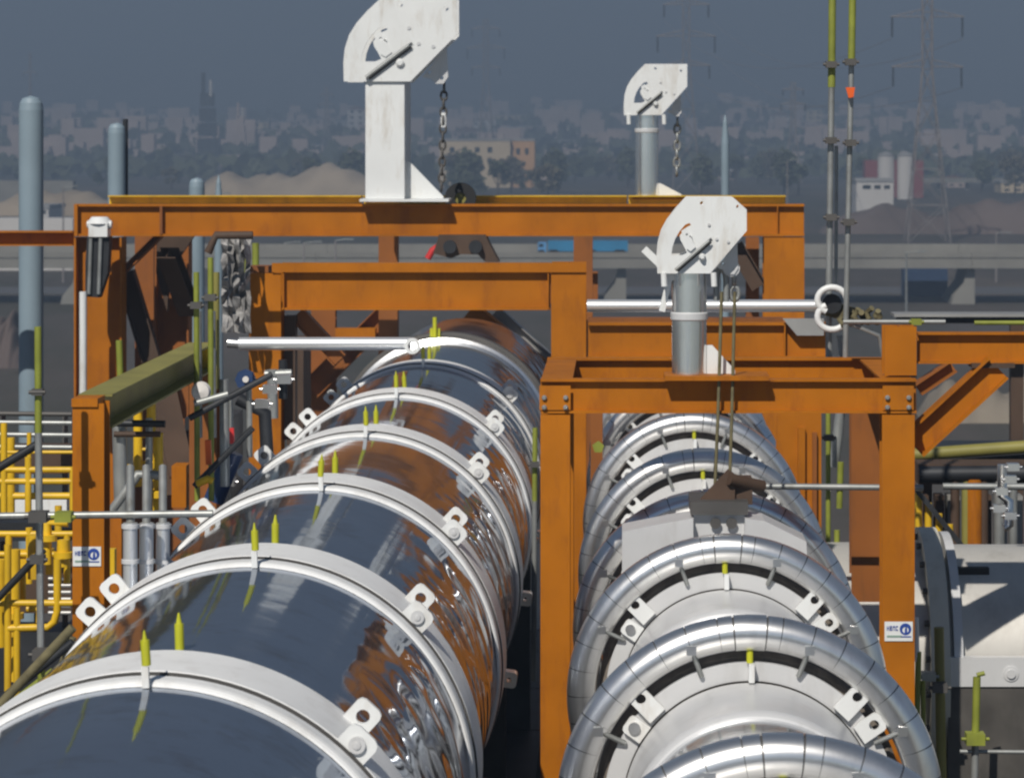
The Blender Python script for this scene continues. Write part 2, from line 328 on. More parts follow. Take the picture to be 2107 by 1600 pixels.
# ------------------------------------------------------------------ RIGHT PIPE with hoop tubes
RX = 0.8357; RB2 = 0.80
pipe = thing('hooped_pipe', (RX, 14, CZ), 'bright steel pipe ringed by round tubular hoops, right of centre', 'pipe')
HY = [11.2, 14.87, 18.57, 22.4, 25.3, 28.65, 32.5, 36.2, 39.5]
yprev = 2.0
for y in HY+[43.0]:
    MB().lathe((RX, yprev+0.002, CZ), (0, 1, 0), [(RB2-0.03, 0), (RB2-0.03, y-yprev-0.004)], 128).build('shell', CLAD, pipe); yprev = y
MB().lathe((RX, 2.0, CZ), (0, 1, 0), [(0.0, 0), (0.76, 0.001)], 48).build('end_cap', STEEL, pipe)
NSEG = 36; RT = 0.113; RC = 1.235-RT
pr2 = None
for i, y in enumerate(HY):
    if pr2 is None:
        y0 = y
        fl = MB().lathe((RX, y, CZ), (0, 1, 0), [(0.815, 0), (0.935, 0), (0.935, 0.04), (0.815, 0.04)], 128, closedprof=True).build('flange_ring', WHITE2, pipe)
        pr2 = [fl]
        def sub(q): pr2.append(q); return q
        sub(MB().lathe((RX, y-1.0, CZ), (0, 1, 0), [(RB2-0.03, 0), (0.785, 0.005), (0.80, 0.03), (0.81, 0.06), (0.81, 0.955), (0.79, 0.96), (0.79, 0.985)], 128).build('white_sleeve', WHITE2, fl))
        for ang in (-45, 43, 55, -112, 112):
            o_, h_ = lug_pts(RX, CZ, math.radians(ang), 0.84, 1.055 if ang != 55 else 1.02, 0.128, 0.033)
            sub(plate('lifting_lug', o_, h_, y-0.03, 0.035, WHITE, fl))
        for ang in (-55,):
            o_, h_ = lug_pts(RX, CZ, math.radians(ang), 0.82, 0.965, 0.125, 0.02)
            sub(plate('boss_plate', o_, [], y-0.03, 0.03, WHITE, fl))
            c = Vector((RX+math.sin(math.radians(ang))*0.905, y-0.046, CZ+math.cos(math.radians(ang))*0.905))
            sub(MB().lathe(c, (0, -1, 0), [(0.038, 0), (0.038, 0.02), (0.0, 0.02)], 18).build('bolt_head', STEEL, fl))
        sub(MB().box((RX-0.018, y-0.10, CZ+0.82), (RX+0.018, y-0.002, CZ+0.935)).build('pin_bracket', WHITE, fl))
        sub(MB().tube([(RX-0.01, y-0.03, CZ+0.936), (RX-0.01, y-0.03, CZ+1.09)], 0.022, 10).tube([(RX-0.01, y-0.03, CZ+1.09), (RX-0.01, y-0.03, CZ+1.14)], 0.016, 8, r1=0.004).build('marker_pin', PIN, fl))
        for k in range(3):
            sub(MB().lathe((RX, y+0.06+0.12*k, CZ), (0, 1, 0), [(0.78, 0), (0.96, 0.02), (0.985, 0.05), (0.96, 0.08), (0.78, 0.10)], 96).build('bellows_rib', BELLOW, fl))
        # hoop: segments + clamp bands
        hp = MB(); hpc = []
        hoop = MB().tube([(RX+math.sin(2*math.pi*k/144)*RC, y, CZ+math.cos(2*math.pi*k/144)*RC) for k in range(144)], RT-0.012, 14, closed=True).build('hoop_core', SEAM, pipe)
        hsub = []
        for k in range(NSEG):
            a0 = 2*math.pi*k/NSEG+0.0018; a1 = 2*math.pi*(k+1)/NSEG-0.0018
            if k in (0, 35): a0, a1 = (a0, (a0+a1)/2-0.008) if k == 35 else ((a0+a1)/2+0.008, a1)
            pts = [(RX+math.sin(a0+(a1-a0)*j/5)*RC, y, CZ+math.cos(a0+(a1-a0)*j/5)*RC) for j in range(6)]
            hsub.append(MB().tube(pts, RT, 20, cap=False).build('hoop_segment', STEEL, hoop))
        a0, a1 = -math.pi/NSEG+0.0, math.pi/NSEG-0.0
        pts = [(RX+math.sin(a0+(a1-a0)*j/5)*RC, y, CZ+math.cos(a0+(a1-a0)*j/5)*RC) for j in range(6)]
        hsub.append(MB().tube(pts, RT+0.003, 20, cap=False).build('hoop_coupling', STEEL, hoop))
        for ang in (-20, 20, -62, 62, -100, 100):
            a = math.radians(ang); u = Vector((math.sin(a), 0, math.cos(a)))
            p0 = Vector((RX, y-0.02, CZ))+u*0.90; p1 = Vector((RX, y-0.09, CZ))+u*(RC-0.03)
            hsub.append(MB().tube([p0, p1], 0.017, 8).build('strut', GALV, hoop))
            hsub.append(MB().box(p1-Vector((0.03, 0.03, 0.03)), p1+Vector((0.03, 0.03, 0.03))).build('strut_clip', STEEL, hoop))
    else:
        d = (0, y-y0, 0); fl = copy_part(pr2[0], pipe, d)
        for q in pr2[1:]: copy_part(q, fl, d)
        fl.rotation_euler = (0, math.radians(random.uniform(-1.2, 1.2)), 0)
        hp = copy_part(hoop, pipe, d)
        for q in hsub: copy_part(q, hp, d)
pts = [(RX, 43+1.5*math.sin(a), CZ-1.5+1.5*math.cos(a)) for a in [math.pi/2*i/12 for i in range(13)]]+[(RX, 44.5, CZ-6)]
MB().tube(pts, 0.77, 48, cap=False).build('elbow', STEEL, pipe)
for y in (12.5, 20.4, 27, 34.3):
    MB().box((RX-0.75, y-0.12, CZ-3.6), (RX+0.75, y+0.12, CZ-0.72)).build('saddle', DARK, pipe)

# saddle plate and motor box on the right pipe, just behind the third hoop (y 1040-1110)
YS = 23.6
t = thing('valve_housing', P(1470, 1110, YS), 'pale sheet metal housing with rusty triangular bracket straddling the hooped pipe', 'housing')
o_ = px2([(1280, 1085), (1390, 1063), (1425, 1058), (1425, 1140), (1280, 1190)], YS)
plate('side_panel', o_, [], YS, 0.5, WHITE2, t)
o_ = px2([(1530, 1058), (1570, 1063), (1655, 1105), (1660, 1215), (1530, 1140)], YS)
plate('side_panel', o_, [], YS, 0.5, WHITE2, t)
MB().box(P(1427, 1036, YS-0.1), P(1527, 1135, YS+0.5)).build('body', WHITE2, t)
MB().box(P(1421, 1032, YS-0.18), P(1532, 1037, YS+0.5)).build('lid', SEAM, t)
for x in (1472, 1505): MB().lathe(P(x, 1075, YS-0.12), (0, -1, 0), [(0.03, 0), (0.045, 0.03), (0, 0.03)], 14).build('bolt_head', SEAM, t)
plate('bracket', px2([(1436, 1031), (1498, 965), (1512, 975), (1512, 1031)], YS), [], YS, 0.05, BROWN, t)
MB().box(P(1512, 985, YS+0.02), P(1545, 1029, YS+0.3)).build('bracket_block', BROWN, t)
MB().tube([P(1500, 985, YS-0.05), P(1570, 1000, YS+0.1)], 0.05, 10).build('clamp', BROWN, t)

# ------------------------------------------------------------------ ORANGE STEEL FRAMES
def bolts(parent, px, py, Y, dx=40, dy=18):
    for ax in (-dx/2, dx/2):
        for ay in (-dy/2, dy/2):
            MB().lathe(P(px+ax, py+ay, Y), (0, -1, 0), [(0.022, 0), (0.022, 0.018), (0.012, 0.03), (0, 0.03)], 8).build('bolt_head', GALV, parent)
def hbeam(par, xl, xr, yt, yb, Y, b=0.28, m=ORANGE, name='beam', tf=0.02):
    """horizontal beam across the view whose web faces the camera; yt = front edge of top flange, yb = lower edge"""
    s = F/Y; h = (yb-yt)/s
    c = P((xl+xr)/2, (yt+yb)/2, Y); x0 = (xl-VX)/s; x1 = (xr-VX)/s
    return MB().beam((x0, Y+b/2, c.z), (x1, Y+b/2, c.z), h, b, tf=tf, tw=0.014).build(name, m, par)
def column(par, xl, xr, yt, Y, dep=0.26, m=ORANGE, zb=0.0, web=False, name='column', tf=0.02):
    s = F/Y; x0 = (xl-VX)/s; x1 = (xr-VX)/s; z1 = H+(VY-yt)/s
    if web: return MB().beam(((x0+x1)/2, Y+dep/2, zb), ((x0+x1)/2, Y+dep/2, z1), x1-x0, dep, tf=tf, tw=0.014, up=(1, 0, 0)).build(name, m, par)
    return MB().beam(((x0+x1)/2, Y+dep/2, zb), ((x0+x1)/2, Y+dep/2, z1), dep, x1-x0, tf=tf, tw=0.014, up=(0, 1, 0)).build(name, m, par)
def stiff(par, x, yt, yb, Y, d=0.13, m=ORANGE, w=0.014):
    a = P(x, yt, Y); b = P(x, yb, Y); MB().box((a.x-w/2, Y+0.004, b.z), (a.x+w/2, Y+d, a.z)).build('stiffener', m, par)

# front right frame (two portals tied by side beams), Y = 24 and 26.3
YA, YB = 24.0, 26.35
t = thing('steel_portal', (P(1500, 800, YA).x, YA, 0), 'orange steel double portal frame straddling the hooped pipe at the right', 'steel frame')
hbeam(t, 1112, 1886, 780, 850, YA, 0.14)
column(t, 1112, 1173, 853, YA+0.01)
column(t, 1815, 1882, 853, YA+0.01)
for x in (1112+30, 1848):
    a = P(x-32, 778, YA); b = P(x+32, 848, YA)
    MB().box((a.x, YA-0.012, b.z+0.02), (b.x, YA-0.001, a.z-0.06)).build('end_plate', ORANGE, t)
    bolts(t, x, 828, YA-0.013, 44, 20)
hbeam(t, 1126, 1822, 737, 800, YB, 0.15)
column(t, 1126, 1180, 803, YB); column(t, 1752, 1812, 803, YB, m=ORANGE2)
for x in (1145, 1850):
    a = P(x, 815, YA); zz = (P(x, 780, YA).z+P(x, 850, YA).z)/2
    MB().beam((a.x, YA+0.275, zz), (a.x, YB-0.01, zz), 0.26, 0.26).build('side_beam', ORANGE, t)
# stub column rising over the right post and the run of beam leaving the frame to the right
column(t, 1820, 1886, 672, YA+0.30, dep=0.26, zb=P(0, 779, YA).z+0.003, name='stub_column')
b_ = MB().beam(P(1887, 715, YA+0.45), P(2300, 715, YA+0.45), 0.26, 0.16).build('outrigger_beam', ORANGE, t)
YBr = YA+0.35
def brace(par, p0, p1, h, b, m=ORANGE, name='diagonal_brace'): return MB().beam(p0, p1, h, b, up=(0, 0, 1)).build(name, m, par)
brace(t, P(1878, 915, YBr), P(2052, 755, YBr), 0.24, 0.22)
brace(t, P(1888, 800, YBr+2.0), P(1960, 752, YBr+2.0), 0.12, 0.2, ORANGE2)
MB().box(P(2000, 748, YBr-0.06), P(2080, 752, YBr+0.2)).build('gusset_plate', BROWN, t)
# sign plates on posts
def sign(px0, py0, px1, py1, Y, label):
    a = P(px0, py0, Y); b = P(px1, py1, Y)
    t = thing('sign', (a.x/2+b.x/2, Y, b.z), label, 'sign')
    MB().box((a.x, Y-0.006, b.z), (b.x, Y-0.001, a.z)).build('sign_board', WHITE, t)
    wd = b.x-a.x; ht = a.z-b.z
    def bar(u0, v0, u1, v1, m, n='lettering'):
        MB().box((a.x+u0*wd, Y-0.0095, a.z-v0*ht), (a.x+u1*wd, Y-0.0065, a.z-v1*ht)).build(n, m, t)
    # blue word: blocky strokes
    x = 0.08
    for strokes in ([(0, 0, .25, 1), (.75, 0, 1, 1), (.25, .4, .75, .6)], [(0, 0, 1, .25), (0, .38, 1, .6), (0, .75, 1, 1), (0, .25, .28, .75)],
                    [(0, 0, .25, 1), (.75, 0, 1, 1), (.25, 0, .75, .3)], [(0, 0, .28, 1), (.28, .75, 1, 1), (.28, 0, 1, .25)]):
        q = MB()
        for (u0, v0, u1, v1) in strokes:
            q.box((a.x+(x+u0*0.08)*wd, Y-0.0095, a.z-(0.22+v0*0.24)*ht), (a.x+(x+u1*0.08)*wd, Y-0.0065, a.z-(0.22+v1*0.24)*ht))
        q.build('lettering', SIGNB, t); x += 0.105
    bar(0.08, 0.70, 0.60, 0.80, SIGNG); 
    c = (a.x+0.74*wd, a.z-0.38*ht); r = 0.30*ht
    ring = circ(c[0], c[1], r, 28); hole = circ(c[0], c[1]-r*0.15, r*0.55, 20)
    plate('emblem', ring, [hole], Y-0.008, 0.003, SIGNB, t)
    plate('emblem_swoosh', [(c[0]-r*.15, c[1]-r*.9), (c[0]+r*.3, c[1]-r*.6), (c[0]+r*.25, c[1]+r*.25), (c[0], c[1]+r*.35), (c[0]-r*.1, c[1])], [], Y-0.0095, 0.003, SIGNB, t)
    bar(0.58, 0.74, 0.94, 0.80, SIGNB)
sign(1820, 1278, 1878, 1318, YA+0.007, 'small white sign with blue emblem on the right post of the front frame')
YP = 22.0
sign(150, 1124, 208, 1164, YP-0.003, 'small white sign with blue emblem on the short left orange post')

# middle portal over the duct, Y=35
Y3 = 35.0
t = thing('steel_portal', (P(860, 600, Y3).x, Y3, 0), 'deep orange portal frame spanning the polished duct in the middle of the picture', 'steel frame')
q = hbeam(t, 580, 1132, 541, 638, Y3, 0.16, tf=0.03)

column(t, 1134, 1206, 541, Y3, dep=0.4); column(t, 512, 578, 562, Y3, dep=0.4)
MB().box(P(512, 561, Y3), P(560, 545, Y3+0.4)).build('cap_plate', ORANGE2, t)
MB().box((P(560, 0, Y3).x, Y3-0.03, P(0, 560, Y3).z), (P(1206, 0, Y3).x, Y3-0.002, P(0, 541, Y3).z)).build('top_flange_edge', ORANGE, t)
stiff(t, 583, 562, 636, Y3-0.02, 0.1); stiff(t, 1128, 562, 636, Y3-0.02, 0.1)
brace(t, P(700, 740, Y3+0.6), P(612, 645, Y3+0.6), 0.2, 0.2, ORANGE2)
MB().box(P(585, 650, Y3+0.35), P(612, 900, Y3+0.6)).build('inner_plate', BROWN, t)

# rear frame with long top beam, Y=44
Y4 = 44.0
t = thing('steel_portal', (P(900, 450, Y4).x, Y4, 0), 'long orange rear portal frame carrying the tallest white davit', 'steel frame')
hbeam(t, 152, 1655, 420, 486, Y4, 0.20, tf=0.035)
column(t, 152, 250, 489, Y4, dep=0.45, web=True, tf=0.03)
column(t, 318, 388, 489, Y4+1.5, dep=0.4, m=ORANGE2, web=True, tf=0.03)
column(t, 1572, 1655, 489, Y4, dep=0.45, tf=0.03)
column(t, 1536, 1562, 489, Y4+0.9, dep=0.3, m=ORANGE2)
stiff(t, 331, 424, 482, Y4-0.02, 0.2, ORANGE2, 0.04); stiff(t, 1600, 424, 482, Y4-0.002, 0.2)
MB().box(P(152, 420, Y4-0.03), P(160, 486, Y4-0.002)).build('end_plate', ORANGE, t)
hbeam(t, -300, 149, 476, 506, Y4+0.3, 0.4, name='tie_beam')
brace(t, P(252, 560, Y4+0.5), P(335, 478, Y4+0.5), 0.10, 0.25, ORANGE2)
brace(t, P(258, 560, Y4+0.7), P(312, 740, Y4+0.7), 0.28, 0.25, BROWN)
brace(t, P(345, 520, Y4+0.3), P(390, 640, Y4+1.2), 0.22, 0.3, BROWN)
brace(t, P(1562, 590, Y4+0.3), P(1512, 505, Y4+0.3), 0.25, 0.25, BROWN)
plate('haunch', px2([(325, 486), (400, 486), (350, 560), (345, 640), (322, 560)], Y4+1.0), [], Y4+1.0, 0.12, BROWN, t)

# yellow rail beam on top behind it
t = thing('yellow_crane_rail', (P(900, 410, 46.2).x, 46.2, P(900, 415, 46.2).z), 'thin yellow steel rail lying behind the long rear orange beam', 'rail')
MB().beam(P(225, 412, 46.2), P(745, 412, 46.2), 0.15, 0.3).build('rail_section', YELLOW, t)
MB().beam(P(748, 412, 46.2), P(1290, 412, 46.2), 0.15, 0.3).build('rail_section', YELLOW, t)
MB().beam(P(1293, 412, 46.2), P(1616, 412, 46.2), 0.15, 0.3).build('rail_section', YELLOW, t)
for x in (300, 800, 1200, 1590):
    a = P(x, 421, 46.2); MB().box((a.x-0.15, 46.05, 0), (a.x+0.15, 46.35, a.z)).build('rail_post', ORANGE2, t)

# mid right frame behind, Y=33.5 (beam y 660-735)
Y5 = 33.5
t = thing('steel_portal', (P(1450, 700, Y5).x, Y5, 0), 'orange frame behind the hooped pipe below the long silver tube', 'steel frame')
hbeam(t, 1210, 1700, 664, 738, Y5, 0.2, tf=0.03)
MB().box(P(1210, 655, Y5+0.9), P(1610, 690, Y5+1.2)).build('rear_beam', ORANGE2, t)
stiff(t, 1615, 668, 735, Y5, 0.2)
column(t, 1600, 1690, 742, Y5, dep=0.35)
MB().box(P(1642, 880, Y5-0.08), P(1656, 1200, Y5-0.002)).build('rib', ORANGE, t)
MB().box(P(1672, 890, Y5-0.08), P(1680, 1200, Y5-0.002)).build('rib', ORANGE2, t)
column(t, 1215, 1240, 742, Y5, dep=0.3, m=ORANGE2)
plate('gusset_plate', px2([(1610, 655), (1695, 655), (1695, 690), (1640, 690)], Y5-0.05), [], Y5-0.05, 0.03, GREYBOX, t)

# far frame with diagonal braces behind the duct end, Y=49
Y6 = 49.0
t = thing('steel_portal', (P(900, 650, Y6).x, Y6, 0), 'farthest orange frame with diagonal braces behind the dark end of the duct', 'steel frame')
brace(t, P(1125, 770, Y6), P(965, 640, Y6), 0.36, 0.4)
brace(t, P(640, 800, Y6+0.3), P(800, 640, Y6+0.3), 0.36, 0.4, ORANGE2)
hbeam(t, 600, 1230, 560, 625, Y6+0.6, 0.4, ORANGE2)
column(t, 1135, 1180, 630, Y6+0.6, m=ORANGE2); column(t, 640, 690, 630, Y6+0.6, m=ORANGE2)
brace(t, P(1020, 640, Y6+1.2), P(1130, 740, Y6+1.2), 0.2, 0.3, GREYBOX)
MB().box(P(690, 676, Y6-0.1), P(775, 700, Y6+0.2)).build('tie_plate', ORANGE, t)

# short left post and olive cross beam
t = thing('orange_post', (P(181, 900, YP).x, YP, 0), 'short orange left post with an olive beam running back from its top', 'steel frame')
column(t, 149, 214, 830, YP, dep=0.26)
MB().box(P(147, 820, YP-0.02), P(216, 829, YP+0.3)).build('cap_plate', ORANGE, t)
zt = P(0, 822, YP).z+0.004; xa = P(181, 0, YP).x; 
MB().beam((xa, YP+0.31, zt-0.12), (xa, 28.0, zt-0.12), 0.26, 0.26).build('cross_beam', OLIVE, t)
MB().box((xa-0.13, 28.005, zt-0.25), (xa+0.13, 28.03, zt+0.01)).build('end_plate', YELLOW, t)
MB().beam((xa, 28.2, 0), (xa, 28.2, zt-0.26), 0.26, 0.26, up=(0, 1, 0)).build('rear_column', ORANGE2, t)
brace(t, P(330, 800, 30.5), P(372, 1000, 29.5), 0.28, 0.26, BROWN)
MB().box(P(353, 958, 29.2), P(392, 1036, 29.5)).build('end_plate', ORANGE, t)

# ------------------------------------------------------------------ WHITE DAVITS
def davit(cx, ybase, Y, s, ytop, label, box=False, pw=80, legs=False, gus=(1, 1), sy=None, cham=False):
    """cx: post centre px; s: plate scale against the tall one; ytop: y of the plate's lower edge"""
    t = thing('davit', P(cx, ybase, Y), label, 'davit')
    pxm = F/Y
    thk = 0.10*s*44/Y*Y/44+0.04
    x0, x1 = (cx-pw/2-VX)/pxm, (cx+pw/2-VX)/pxm; r = (x1-x0)/2
    zb = H+(VY-ybase)/pxm; zt = H+(VY-ytop)/pxm
    yc = Y+r
    if box: MB().box((x0, Y, zb+0.02), (x1, Y+1.35, zt+0.1)).build('post', WHITE, t)
    else:
        MB().tube([((x0+x1)/2, yc, zb+0.02), ((x0+x1)/2, yc, zt+0.1)], r, 40).build('post', POST, t)
        MB().lathe(((x0+x1)/2, yc, zt-0.5*s), (0, 0, 1), [(r, 0), (r+0.012, 0.01), (r+0.012, 0.06), (r, 0.07)], 40).build('collar', WHITE2, t)
    MB().box((x0-0.08*s, Y-0.1, zb-0.02), (x1+(gus[0]+0.12)*0.6*s*44/44, Y+2*r+0.1, zb+0.018)).build('base_plate', WHITE if box else ORANGE, t)
    def pt(u, v): return ((cx+(u-800)*s-VX)/pxm, H+(VY-(ytop+(v-168)*(sy or s)))/pxm)
    outer = [pt(*q) for q in [(716, 168), (715, 130), (718, 100), (727, 72), (742, 48), (765, 22), (793, -4)]+([(912, -4), (948, 24)] if cham else [(948, -4)])+[(948, 72), (853, 168)]]
    slot = [pt(*q) for q in [(752, 127), (755, 108), (762, 90), (774, 72), (788, 58), (800, 54), (806, 62), (796, 66), (786, 75), (776, 86), (778, 96), (786, 108), (793, 122), (780, 127)]]
    slit = [pt(*q) for q in [(775, 147), (855, 87), (860, 94), (782, 153)]]
    holes = [slot, slit]+[circ(*pt(a, b), 5.5*s/pxm, 14) for a, b in ((832, 10), (926, 18))]
    for yy in (Y-0.03, Y+2*r+0.03):
        plate('side_plate', outer, holes, yy, 0.04, WHITE, t)
    # drum between plates, with rod, pin and hook block
    c = pt(845, 60); MB().lathe((c[0], Y, c[1]), (0, 1, 0), [(0, 0), (38*s/pxm, 0), (38*s/pxm, 2*r), (0, 2*r)], 28).build('sheave', WHITE, t)
    plate('arm', [pt(*q) for q in [(778, 72), (792, 64), (815, 108), (802, 118), (792, 112)]], [circ(*pt(792, 80), 3.2*s/pxm, 10), circ(*pt(802, 84), 3.2*s/pxm, 10)], Y-0.055, 0.03, WHITE, t)
    a = pt(762, 160); b = pt(850, 94); MB().tube([(a[0], Y-0.1, a[1]), (b[0], Y-0.1, b[1])], 4.2*s/pxm, 10).build('tension_rod', GALV, t)
    a = pt(768, 163); b = pt(856, 97); MB().tube([(a[0], Y-0.08, a[1]), (b[0], Y-0.08, b[1])], 2.5*s/pxm, 8).build('tension_rod', DARK, t)
    c = pt(832, 130); MB().lathe((c[0], Y-0.05, c[1]), (0, -1, 0), [(9*s/pxm, 0), (9*s/pxm, 0.03), (5*s/pxm, 0.06), (0, 0.06)], 18).build('pin', WHITE, t)
    for u, v in ((850, 58), (900, 96), (870, 150-60)):
        c = pt(u, v); MB().lathe((c[0], Y-0.051, c[1]), (0, -1, 0), [(4*s/pxm, 0), (4*s/pxm, 0.012), (0, 0.012)], 10).build('bolt_head', WHITE2, t)
    hb = [pt(*q) for q in [(875, 158), (925, 95), (928, 158), (918, 172), (902, 172), (893, 163)]]
    plate('hook_block', hb, [circ(*pt(889, 148), 4*s/pxm, 10), circ(*pt(915, 160), 4*s/pxm, 10)], Y+r, 0.10*s, WHITE2, t)
    if legs:
        for u in (732, 862):
            q = pt(u, 166); d = 6*s/pxm
            MB().tube([(q[0], Y-0.04, q[1]), (q[0]+0.3*d, Y-0.04, q[1]-36*s/pxm)], d*1.35, 10).build('stop_leg', WHITE, t)
    x1r = x1-0.0; gz = (79 if box else 70)*s*gus[1]/pxm; gx = 78*s*gus[0]/pxm
    plate('gusset', [(x1r, zb+0.02), (x1r+gx, zb+0.02), (x1r+gx, zb+0.05), (x1r+0.06*s, zb+gz), (x1r, zb+gz)], [], Y+r, 0.05, WHITE, t)
    return t, pt
def chain(name, a, b, label, m=GALV, r=0.012, link=0.11, group=None):
    t = thing(name, b, label, 'chain', group); n = max(2, int((Vector(a)-Vector(b)).length/(link*0.78)))
    for i in range(n):
        c = Vector(a).lerp(Vector(b), (i+0.5)/n); pts = []
        ax = Vector((1, 0, 0)) if i % 2 else Vector((0, 1, 0))
        for k in range(12):
            an = 2*math.pi*k/12; pts.append(c+ax*math.cos(an)*link*0.3+Vector((0, 0, 1))*math.sin(an)*link*0.5)
        MB().tube(pts, r, 6, closed=True).build('link', m, t)
    return t
davit(792, 412, Y4-0.15, 1.0, 168, 'tallest white davit with square post on the long rear orange beam', box=True, pw=80)
davit(1331, 407, 46.2, 0.56, 237, 'smallest white davit far back on the yellow rail', pw=48, legs=True, gus=(1.1, 0.75), sy=0.61)
davit(1419, 776, YA-0.02, 0.79, 562, 'white davit with round steel post on the front right orange beam', pw=72, legs=True, gus=(0.95, 1.15), sy=0.91, cham=True)
chain('lifting_chain', P(914, 172, Y4+0.3), P(908, 392, Y4+0.3), 'dark chain hanging from the tallest white davit', m=SEAM, link=0.15, r=0.02)
MB().tube([P(913, 232, Y4+0.32), P(913, 262, Y4+0.32)], 0.05, 10).build('turnbuckle', WHITE, label='pale turnbuckle clamped on the chain of the tallest davit', cat='turnbuckle')
chain('lifting_chain', P(1394, 240, 46.6), P(1392, 360, 46.6), 'grey chain hanging from the smallest white davit', link=0.16, r=0.022)
chain('lifting_chain', P(1510, 555, YA+0.2), P(1512, 620, YA+0.2), 'chain hanging from the hook block of the front right davit', link=0.12, r=0.02)
t = thing('pulley_block', P(1505, 630, YA+0.2), 'grey hoist block with loop hanging from the front right davit', 'pulley block')
MB().lathe(P(1505, 552, YA+0.1), (0, 1, 0), [(0, 0), (0.07, 0), (0.07, 0.09), (0, 0.09)], 20).build('sheave', WHITE2, t)
pts = [P(1484+10*math.cos(a), 575-22*math.sin(a), YA+0.15) for a in [math.pi*i/8 for i in range(9)]]
MB().tube([P(1494, 620, YA+0.15)]+pts+[P(1474, 618, YA+0.15)], 0.025, 8).build('strap', GALV, t)
for x, xx in ((1485, 1470), (1512, 1500)):
    MB().tube([P(x, 600, YA-0.03), P((x+xx)/2, 850, YA-0.06), P(xx, 1030, YA-0.1)], 0.014, 8).build('hoist_cable', ROPE,
        label='%s of two thin brown hoist cables in front of the front orange beam' % ('left' if x == 1485 else 'right'), cat='cable')
# strut braced against the front right davit
MB().plank(P(1325, 512, YA+0.1), P(1388, 572, YA+0.1), 0.09, 0.06).plank(P(1378, 570, YA+0.1), P(1362, 640, YA+0.1), 0.06, 0.05).build('lever', WHITE, label='pale bent lever sticking out left of the front right davit', cat='lever')

# hanging machine on the rear beam
t = thing('hoist_trolley', P(945, 535, Y4+0.1), 'rusty dark hoist trolley hanging under the long rear beam', 'hoist')
plate('body', px2([(905, 482), (1000, 482), (1008, 500), (1028, 538), (1000, 538), (985, 522), (950, 522), (930, 530), (893, 520), (900, 500)], Y4+0.1), [], Y4+0.1, 0.5, BROWN, t)
MB().lathe(P(925, 508, Y4-0.3), (0, 1, 0), [(0, 0), (0.10, 0), (0.10, 0.12), (0, 0.12)], 20).build('wheel', DARK, t)
MB().lathe(P(978, 508, Y4-0.3), (0, 1, 0), [(0, 0), (0.10, 0), (0.10, 0.12), (0, 0.12)], 20).build('wheel', DARK, t)
MB().tube([P(880, 532, Y4), P(890, 515, Y4), P(905, 505, Y4)], 0.05, 8).build('red_hose', RED, t)
# dark tyre-like wheel behind the tall davit
t = thing('cable_drum', P(947, 412, 45.2), 'dark half hidden drum on the rear beam right of the tallest davit', 'drum')
MB().lathe(P(947, 408, 45.0), (0, 1, 0), [(0.09, 0), (0.24, 0), (0.24, 0.2), (0.09, 0.2)], 32, closedprof=True).build('rim', BLACK, t)
MB().lathe(P(947, 408, 45.05), (0, 1, 0), [(0, 0), (0.088, 0), (0.088, 0.1), (0, 0.1)], 24).build('hub', OLIVE, t)

# ------------------------------------------------------------------ silver tubes
def silver(x0, x1, y, Y, r, label):
    t = thing('silver_tube', P((x0+x1)/2, y, Y), label, 'tube')
    MB().tube([P(x0, y, Y), P(x1, y, Y)], r, 24).build('tube_body', CHROME, t)
    return t
t = silver(492, 845, 707, 33.2, 0.075, 'bright silver tube lying across the far end of the polished duct')
MB().tube([P(468, 705, 33.2), P(492, 707, 33.2)], 0.055, 16).build('end_rod', STEEL, t)
MB().lathe(P(848, 712, 33.0), (0, 1, 0), [(0.05, 0), (0.09, 0), (0.09, 0.1), (0.05, 0.1)], 20, closedprof=True).build('end_eye', WHITE, t)
MB().plank(P(838, 720, 33.1), P(838, 745, 33.1), 0.04, 0.05).plank(P(858, 720, 33.1), P(858, 745, 33.1), 0.04, 0.05).build('end_fork', WHITE, t)
t = silver(1208, 1682, 629, 27.0, 0.058, 'long bright silver tube running right behind the front davit post')
t = thing('hook_clamp', P(1710, 680, 26.8), 'pale double hook clamp at the right end of the long silver tube', 'clamp')
for (cx, cy, a0, a1) in ((1712, 617, 0.15, 4.3), (1712, 652, 2.0, 5.6)):
    pts = [P(cx+30*math.cos(a0+(a1-a0)*i/14), cy-26*math.sin(a0+(a1-a0)*i/14), 26.6) for i in range(15)]
    MB().tube(pts, 0.03, 10).build('hook', WHITE, t)
MB().lathe(P(1712, 625, 26.7), (0, 1, 0), [(0, 0), (0.09, 0), (0.09, 0.15), (0, 0.15)], 16).build('clamp_body', DARK, t)
MB().plank(P(1690, 630, 26.8), P(1760, 650, 26.8), 0.1, 0.14).build('clamp_arm', ROPE, t)
# rope bundle
rb = thing('rope_bundle', P(1770, 670, 26.6), 'tangled brown rope and straps hanging beside the hook clamp', 'rope')
for i in range(7):
    x = 1735+i*13; pts = [P(x+random.uniform(-8, 8), 638+j*9+random.uniform(-6, 6), 26.6+random.uniform(-.1, .1)) for j in range(4)]
    MB().tube(pts, 0.028, 7).build('rope_coil', ROPE, rb)
MB().tube([P(1735, 660, 26.6), P(1808, 690, 26.6), P(1818, 740, 26.7), P(1795, 775, 26.8)], 0.02, 7).build('strap', GALV, rb)

# ------------------------------------------------------------------ scaffolding
def coupler(par, px, py, Y, s=1.0, m=None):
    c = P(px, py, Y); MB().box(c-Vector((0.05*s, 0.05*s, 0.03*s)), c+Vector((0.05*s, 0.05*s, 0.03*s))).tube([c+Vector((-0.075*s, -0.03, 0)), c+Vector((0.075*s, -0.03, 0))], 0.016, 6).build('coupler', m or SEAM, par)
def tb(par, pts, m=GALV, r=0.028, name='tube', n=10): return MB().tube([P(*p) for p in pts], r, n).build(name, m, par)
